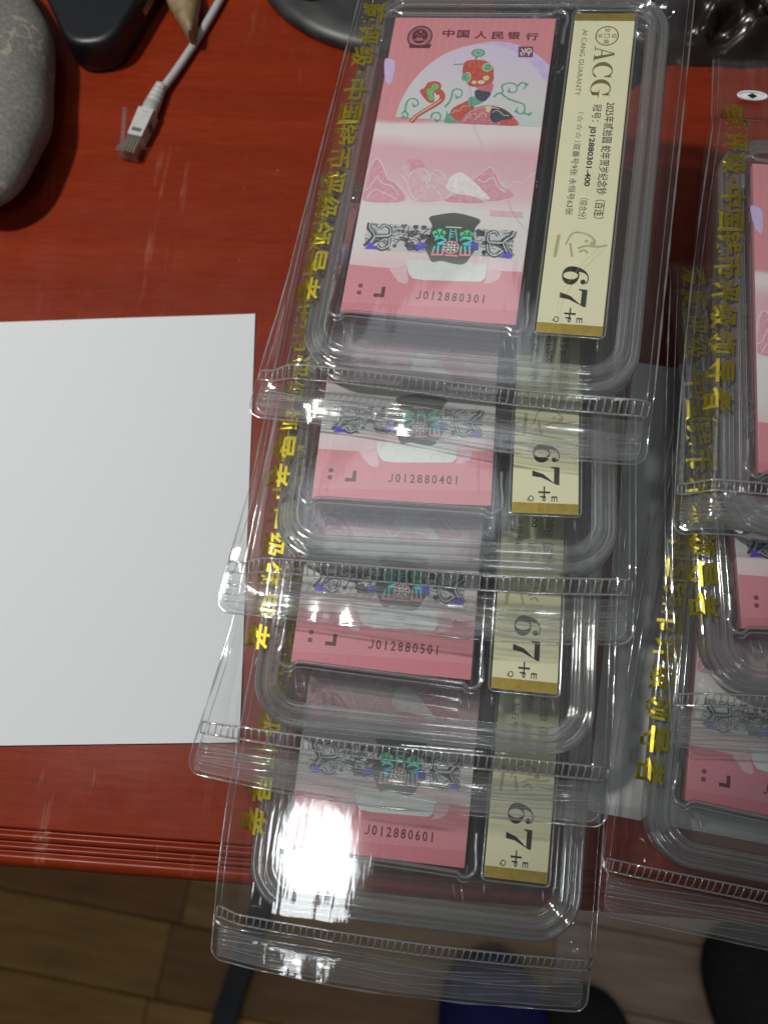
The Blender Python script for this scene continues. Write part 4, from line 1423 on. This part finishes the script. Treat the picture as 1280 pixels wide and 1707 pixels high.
    if hole:
        mb = MB()
        c = (-1.0, 166.0)
        hz = height(c[0], c[1], 1) + 1.6
        mb.tube([(c[0] + 6.5 * math.cos(R(a)), c[1] + 2.3 * math.sin(R(a)), hz) for a in range(0, 360, 15)], 0.55, 6, closed=True)
        mb.poly([(c[0] + 6.0 * math.cos(R(a)), c[1] + 1.9 * math.sin(R(a))) for a in range(0, 360, 15)], hz - 0.2, 0)
        mb.poly([(c[0] - 2.2, c[1]), (c[0], c[1] - 1.5), (c[0] + 2.2, c[1]), (c[0], c[1] + 1.5)], hz, 1)
        mb.build('hang_hole', ['hole_white', 'black_ink'], root)
    return root


GL, GR = 'cases fanned in the left stack', 'cases fanned in the right stack'
PL, PR = 'pouches of the left stack', 'pouches of the right stack'
LEFT = [
    ((-5.93, 176.97, 78.82, 0.0401, -0.1007, -0.3013), 'J012880301', 'J012880301-400', '双番号9张 永恒号63张', 'clear case of pink banknotes numbered J012880301, topmost and farthest in its stack', 'clear zip pouch with gold lettering around the topmost case J012880301', (-1.0, -4.0, 1.6), (1.6, 1.0)),
    ((-27.37, 105.85, 63.39, -0.0684, -0.0778, -0.2181), 'J012880401', 'J012880401-500', '双番号9张 永恒号63张', 'clear case of pink banknotes numbered J012880401, second in the left stack', 'clear zip pouch with gold lettering around the case J012880401', (-3.0, -2.0, 1.0), (1.4, -1.0)),
    ((-44.33, 45.67, 47.65, -0.0167, -0.0259, -0.2427), 'J012880501', 'J012880501-600', '双番号9张 永恒号63张', 'clear case of pink banknotes numbered J012880501, third in the left stack', 'clear zip pouch with gold lettering around the case J012880501', (-2.5, -2.0, -0.6), (1.0, 0.5)),
    ((-56.55, -22.66, 24.25, 0.0913, 0.0655, -0.2513), 'J012880601', 'J012880601-700', '双番号9张 钻石号9张', 'clear case of pink banknotes numbered J012880601, lowest of its stack, overhanging the desk', 'lowest clear zip pouch, its zipped foot hanging over the desk edge', (-4.0, -3.5, 0.5), (2.2, -2.0)),
]
for i, (pose, ser, run, tail, lab, plab, bow, flap) in enumerate(LEFT):
    make_case(pose, ser, run, tail, lab, GL)
    make_pouch(pose, plab, PL, 3 + i, bow, 0.0, False, flap, (4.0, 5.5, 8.0, -3.0)[i])
RIGHT = [
    ((147.2, 90.7, 61.0, 0, 0, -0.245), (150.7, 110.9, 61.0, 0, 0, -0.275), 'clear case cut off by the right picture edge, uppermost of the right stack', 'uppermost clear pouch of the right stack, with bright gold lettering', (1.5, 1.0, 0.8), 16.0, True, ''),
    ((133.1, 34.3, 41.0, 0, 0, -0.176), (133.1, 34.3, 41.0, 0, 0, -0.176), 'clear case with a sliver of pink note, middle of the right stack', 'middle clear pouch of the right stack, its zip half hidden', (-1.0, -2.0, 0.5), 0.0, False, ''),
    ((101.5, -27.0, 21.0, 0, 0, -0.321), (101.5, -27.0, 21.0, 0, 0, -0.321), 'clear case with shaded pink note, lowest of the right stack at the desk edge', 'lowest clear pouch of the right stack, its dark foot at the desk edge', (-1.5, 3.0, 0.5), 0.0, False, 'J'),
]
for i, (pose, ppose, lab, plab, bow, sh, hole, ser) in enumerate(RIGHT):
    make_case(pose, ser, None, None, lab, GR)
    make_pouch(ppose, plab, PR, 21 + i, bow, sh, hole, (1.2, 0.5))


# ------------------------------------------------------------------ things round the stacks
def lump(name, mat, c, rx, ry, rz, rot, amp, seed, flat=-1e9, n=36, freq=0.03):
    mb = MB()
    loops = []
    m = n // 2
    for j in range(1, m):
        th = math.pi * j / m
        l = []
        for i in range(n):
            ph = 2 * math.pi * i / n
            d = Vector((math.sin(th) * math.cos(ph), math.sin(th) * math.sin(ph), -math.cos(th)))
            k = 1 + amp * noise.noise(Vector((d.x * rx * freq, d.y * ry * freq, d.z * rz * freq + seed)))
            p = Vector((d.x * rx * k, d.y * ry * k, max(flat, d.z * rz * k)))
            l.append(tuple(p))
        loops.append(l)
    mb.loops(loops, cap0=True, cap1=True)
    o = mb.build(name, mat)
    o.location = Vector(c) * MM
    o.rotation_euler = (0, 0, rot)
    return o


tag(lump('stone', 'stone_grey', (-184, 386, 21), 42, 84, 24, R(2), 0.07, 2.0, -21, 64), 'large smooth grey stone with thin pale veins at the left edge', 'stone')


def rounded_outline(pts, r, n=6):
    out = []
    m = len(pts)
    for i in range(m):
        p, a, b = Vector(pts[i]), Vector(pts[i - 1]), Vector(pts[(i + 1) % m])
        da, db = (a - p).normalized(), (b - p).normalized()
        for k in range(n + 1):
            t = k / n
            q0, q2 = p + da * r, p + db * r
            q = q0 * (1 - t) ** 2 + p * 2 * t * (1 - t) + q2 * t ** 2
            out.append((q.x, q.y))
    return out


def inset_loop(pts, d):
    cx_ = sum(p[0] for p in pts) / len(pts)
    cy_ = sum(p[1] for p in pts) / len(pts)
    out = []
    for x, y in pts:
        L = math.hypot(x - cx_, y - cy_)
        out.append((cx_ + (x - cx_) * (L - d) / L, cy_ + (y - cy_) * (L - d) / L))
    return out


def hub():
    root = tag(empty('black_box', (-115, 440, 0)), 'black plastic device box with rounded corner beside the stone', 'device')
    o = [(-19, -42), (5, -44), (50, 36), (-48, 50)]
    o = rounded_outline(o, 11)
    mb = MB()
    mb.loops([[(x, y, z) for x, y in inset_loop(o, d)] for d, z in ((2.5, 1), (0.5, 1.6), (0.0, 3), (0.3, 17.5), (1.0, 19.4), (2.4, 20.4), (4.5, 20.8))], cap0=True, cap1=True)
    mb.build('shell', 'hub_black', root)
    mb = MB()
    p, q = Vector((21.0, -15.5)), Vector((27.5, -4.0))
    t = (q - p).normalized()
    nrm = Vector((t.y, -t.x))
    vs = []
    for z in (9.0, 12.2):
        for s, d in ((0, 0.8), (1, 0.8)):
            b = p + (q - p) * s + nrm * d
            vs.append((b.x, b.y, z))
    for z in (9.0, 12.2):
        for s in (0, 1):
            b = p + (q - p) * s - nrm * 1.5
            vs.append((b.x, b.y, z))
    mb.add(vs, [(0, 1, 3, 2), (0, 4, 5, 1), (2, 3, 7, 6), (0, 2, 6, 4), (1, 5, 7, 3)])
    mb.build('port', 'slot_metal', root)


hub()


def cable():
    root = tag(empty('network_cable', (-89, 376, 0)), 'grey network cable with clear plug lying on the desk', 'cable')
    off = Vector((-89, 376, 0))
    L = lambda pts: [tuple(Vector(p) - off) for p in pts]
    mb = MB()
    mb.tube(L(catmull([(-30, 520, 3), (-38, 470, 3), (-47.6, 442.1, 3), (-65.7, 409.8, 3), (-81.1, 385.7, 3.6), (-89.5, 374.0, 4.4)], 8)), 2.25, 12)
    mb.build('cord', 'cable_grey', root)
    d = (Vector((-98.7, 354.7, 0)) - Vector((-88.5, 377, 0))).normalized()
    s = Vector((d.y, -d.x, 0))
    A = Vector((-88.3, 377.5, 5.0))
    mb = MB()
    pts, rad = [], []
    t = 0.0
    for r0, ln in ((3.3, 2.2), (2.7, 0.7), (3.7, 2.0), (3.0, 0.7), (4.0, 2.0), (3.3, 0.7), (4.3, 2.0), (3.7, 0.6), (4.6, 5.0), (4.8, 4.0)):
        pts += [tuple(A + d * t - off), tuple(A + d * (t + ln) - off)]
        rad += [r0, r0]
        t += ln + 0.25
    mb.tube(pts, rad, 14, flat=0.95)
    mb.build('strain_relief', 'boot_grey', root)
    # plug body: grey hood, clear tip
    B = A + d * t

    def bar(mb, p0, p1, w0, w1, h0, h1, mi=0):
        vs = []
        for p, w, h in ((p0, w0, h0), (p1, w1, h1)):
            for a, b in ((-1, -1), (1, -1), (1, 1), (-1, 1)):
                q = p + s * (a * w / 2) + Vector((0, 0, b * h / 2)) - off
                vs.append(tuple(q))
        mb.add(vs, [(0, 1, 2, 3), (7, 6, 5, 4), (0, 4, 5, 1), (1, 5, 6, 2), (2, 6, 7, 3), (3, 7, 4, 0)], mi)
    mb = MB()
    bar(mb, B - d * 3, B + d * 15, 9.0, 8.2, 8.4, 7.6)
    bar(mb, B + d * 4.0 + Vector((0, 0, 0.5)), B + d * 7.0 + Vector((0, 0, 0.5)), 9.6, 9.6, 6.0, 6.0, 1)
    bar(mb, B + d * 10.5 + Vector((0, 0, 0.6)), B + d * 12.5 + Vector((0, 0, 0.6)), 5.0, 5.0, 7.4, 7.4, 1)
    mb.build('hood', ['boot_grey', 'boot_groove'], root)
    mb = MB()
    bar(mb, B + d * 14, B + d * 26, 8.0, 8.2, 7.0, 7.0)
    mb.build('plug_tip', 'plug_plastic', root)
    mb = MB()
    for i in range(4):
        o_ = s * (-2.6 + 1.7 * i) + Vector((0, 0, 0.2))
        bar(mb, B + d * 17 + o_, B + d * 25 + o_, 0.7, 0.7, 5.4, 5.4)
    mb.build('contacts', 'contact_gold', root)
    mb = MB()
    tip = B + d * 25.5 - s * 0 + Vector((0, 0, 0))
    side = s if s.x < 0 else -s
    base = tip + side * 4.6 + Vector((0, 0, 1.0))
    bar(mb, base - d * 3.0, base + d * 1.0, 4.2, 4.2, 5.0, 5.0)
    end = base - d * 24 + side * 6.5 + Vector((0, 0, 2.5))
    bar(mb, base - d * 2.0, end, 2.4, 2.0, 2.6, 1.6)
    bar(mb, end, end - d * 1.6, 2.6, 2.6, 2.4, 2.4)
    mb.build('latch', 'plug_plastic', root)


cable()


def carved():
    mb = MB()
    rng = random.Random(4)
    loops = []
    prof = [(-5, 1.6), (2, 4.2), (9, 5.8), (16, 8.2), (22, 10.2), (30, 10.4), (40, 10.6), (52, 9.6)]
    for y, w in prof:
        l = []
        for i in range(14):
            a = 2 * math.pi * i / 14
            k = 1 + rng.uniform(-0.10, 0.10)
            l.append((w * math.cos(a) * k * 0.9 + 0.05 * y, y, 8 + 7.5 * math.sin(a) * k))
        loops.append(l)
    mb.loops([list(reversed(l)) for l in loops], cap0=True, cap1=True)
    o = mb.build('carved_wood', 'carved_wood')
    o.location = Vector((-68.5, 408, 0)) * MM
    o.rotation_euler = (0, 0, R(8))
    tag(o, 'small tan carved wooden piece behind the grey network cable', 'wood carving')


carved()


def lamp_base():
    root = tag(empty('lamp_stand', (56, 465, 0)), 'round black stand base behind the topmost pouch', 'stand')
    mb = MB()
    mb.loops([[(r * math.cos(2 * math.pi * i / 72), r * math.sin(2 * math.pi * i / 72), z) for i in range(72)] for r, z in ((84, 0), (87, 0.8), (87.5, 3.5), (86.5, 5.5), (82, 7.6), (74, 9.0), (30, 12.0))], cap0=True, cap1=True)
    mb.build('base_plate', 'lamp_black', root)
    mb = MB()
    mb.loops([[(-52 + r * math.cos(2 * math.pi * i / 32), -33 + r * math.sin(2 * math.pi * i / 32), z) for i in range(32)] for r, z in ((15, 9.5), (15, 11.5), (13.5, 13.0), (12, 14), (12, 190))], cap1=True)
    mb.build('post', 'hub_black', root)


lamp_base()


def bag():
    mb = MB()
    rows = []
    for j in range(41):
        r = []
        for i in range(51):
            x, y = -105 + 235 * i / 50, -8 + 110 * j / 40 - (52 * max(0.0, 1 - i / 19) ** 0.6 if j < 40 else 0) * (1 - j / 40)
            e = min(1, min(i, 50 - i, j, 40 - j) / 7)
            a = noise.noise(Vector((x * 0.055, y * 0.075, 1.7)))
            b = noise.noise(Vector((x * 0.13, y * 0.16, 4.2)))
            r.append((x + 3 * b, y + 3 * a, 0.6 + e * (9 + 15 * (1 - abs(a) * 2.2) + 5 * abs(b))))
        rows.append(r)
    mb.grid(rows, smooth=True)
    o = mb.build('plastic_bag', 'bag_brown')
    o.location = Vector((198, 352, 0)) * MM
    o.rotation_euler = (0, 0, R(-10))
    tag(o, 'dark brown glossy crumpled plastic bag in the upper right corner', 'bag')


bag()


def lid():
    root = tag(empty('ridged_lid', (249, 361, 30), (R(18), R(-14), 0)), 'dark grey ridged round lid on the crumpled bag', 'lid')
    mb = MB()
    n = 80
    loops = []
    for r, z in ((15, -2), (17, -1), (17.4, 2), (16.5, 4), (14.5, 5)):
        loops.append([((r + (0.35 if i % 2 else -0.35)) * math.cos(2 * math.pi * i / n), (r + (0.35 if i % 2 else -0.35)) * math.sin(2 * math.pi * i / n), z) for i in range(n)])
    mb.loops(loops, cap0=True, cap1=True, smooth=False)
    mb.build('rim', 'lid_grey', root)
    mb = MB()
    for k in range(4):
        mb.tube([((4 + 3 * k) * math.cos(2 * math.pi * i / 40), (4 + 3 * k) * math.sin(2 * math.pi * i / 40), 5.0) for i in range(40)], 0.5, 5, closed=True)
    mb.build('ring', 'lid_grey', root)


lid()
tag(lump('pebble', 'pale_stone', (262, 391, 36), 26, 20, 12, R(-12), 0.08, 5.0), 'pale beige pebble cut by the upper right picture corner', 'stone')


# ------------------------------------------------------------------ on the floor below the desk
def bar_on_floor():
    mb = MB()
    mb.loops([[(x, y, z) for x, y in rrect(-d, 28 + d, -170 - d, 190 + d, 3, 3)] for d, z in ((-1.5, 0), (0, 1.5), (0, 20), (-1.5, 22))], cap0=True, cap1=True)
    o = mb.build('metal_bar', 'navy_metal')
    o.location = Vector((-268, -214, -740)) * MM
    o.rotation_euler = (0, 0, R(-25.5))
    tag(o, 'dark navy bar on the floor below the lowest pouch', 'bar')


bar_on_floor()
tag(lump('cushion', 'blue_cloth', (40, -302, -715), 64, 90, 32, 0, 0.06, 9.0, -24, 40), 'dark blue rounded cushion on the floor under the lowest pouch', 'cushion')


def slipper(loc, rot, label):
    root = tag(empty('slipper', loc, (0, 0, rot)), label, 'slipper', 'slippers on the floor')
    out = [(-40, -95), (-46, -40), (-50, 20), (-46, 60), (-30, 88), (0, 98), (30, 86), (45, 55), (47, 10), (40, -45), (34, -95), (20, -150), (-24, -150)]
    out = [(x * 1.28, y * 1.12) for x, y in catmull(out + [out[0]], 5)[:-1]]
    mb = MB()
    mb.loops([[(x * k, y * k, z) for x, y in out] for k, z in ((0.97, 0), (1.0, 3), (1.0, 14), (0.96, 16))], cap0=True, cap1=True)
    mb.build('sole', 'slipper_sole', root)
    mb = MB()
    loops = []
    for i in range(10):
        t = i / 9
        k = math.cos(t * math.pi / 2 * 0.93)
        z = 15 + 50 * math.sin(t * math.pi / 2)
        loops.append([(x * 0.95 * k, y * 0.95 * k - 10 * t, z + 1.2 * noise.noise(Vector((x * 0.06, y * 0.06, t * 2)))) for x, y in out])
    mb.loops(loops, cap1=True)
    mb.build('upper', 'slipper_knit', root)
    mb = MB()
    for q in range(5):
        y = 70 - 26 * q
        pts = []
        for i in range(13):
            a = math.pi * i / 12
            w = 54 * (1 - max(0, (y - 20)) / 130)
            pts.append((w * math.cos(a), y, 16 + (46 - 0.25 * max(0, y - 20)) * math.sin(a)))
        mb.tube(pts, 1.2, 5)
    mb.build('stitching', 'slipper_sole', root)


slipper((356, -330, -740), R(6), 'dark grey knitted slipper in the lower right corner of the picture')
slipper((132, -374, -740), R(-4), 'dark grey knitted slipper tip beside the blue cushion')
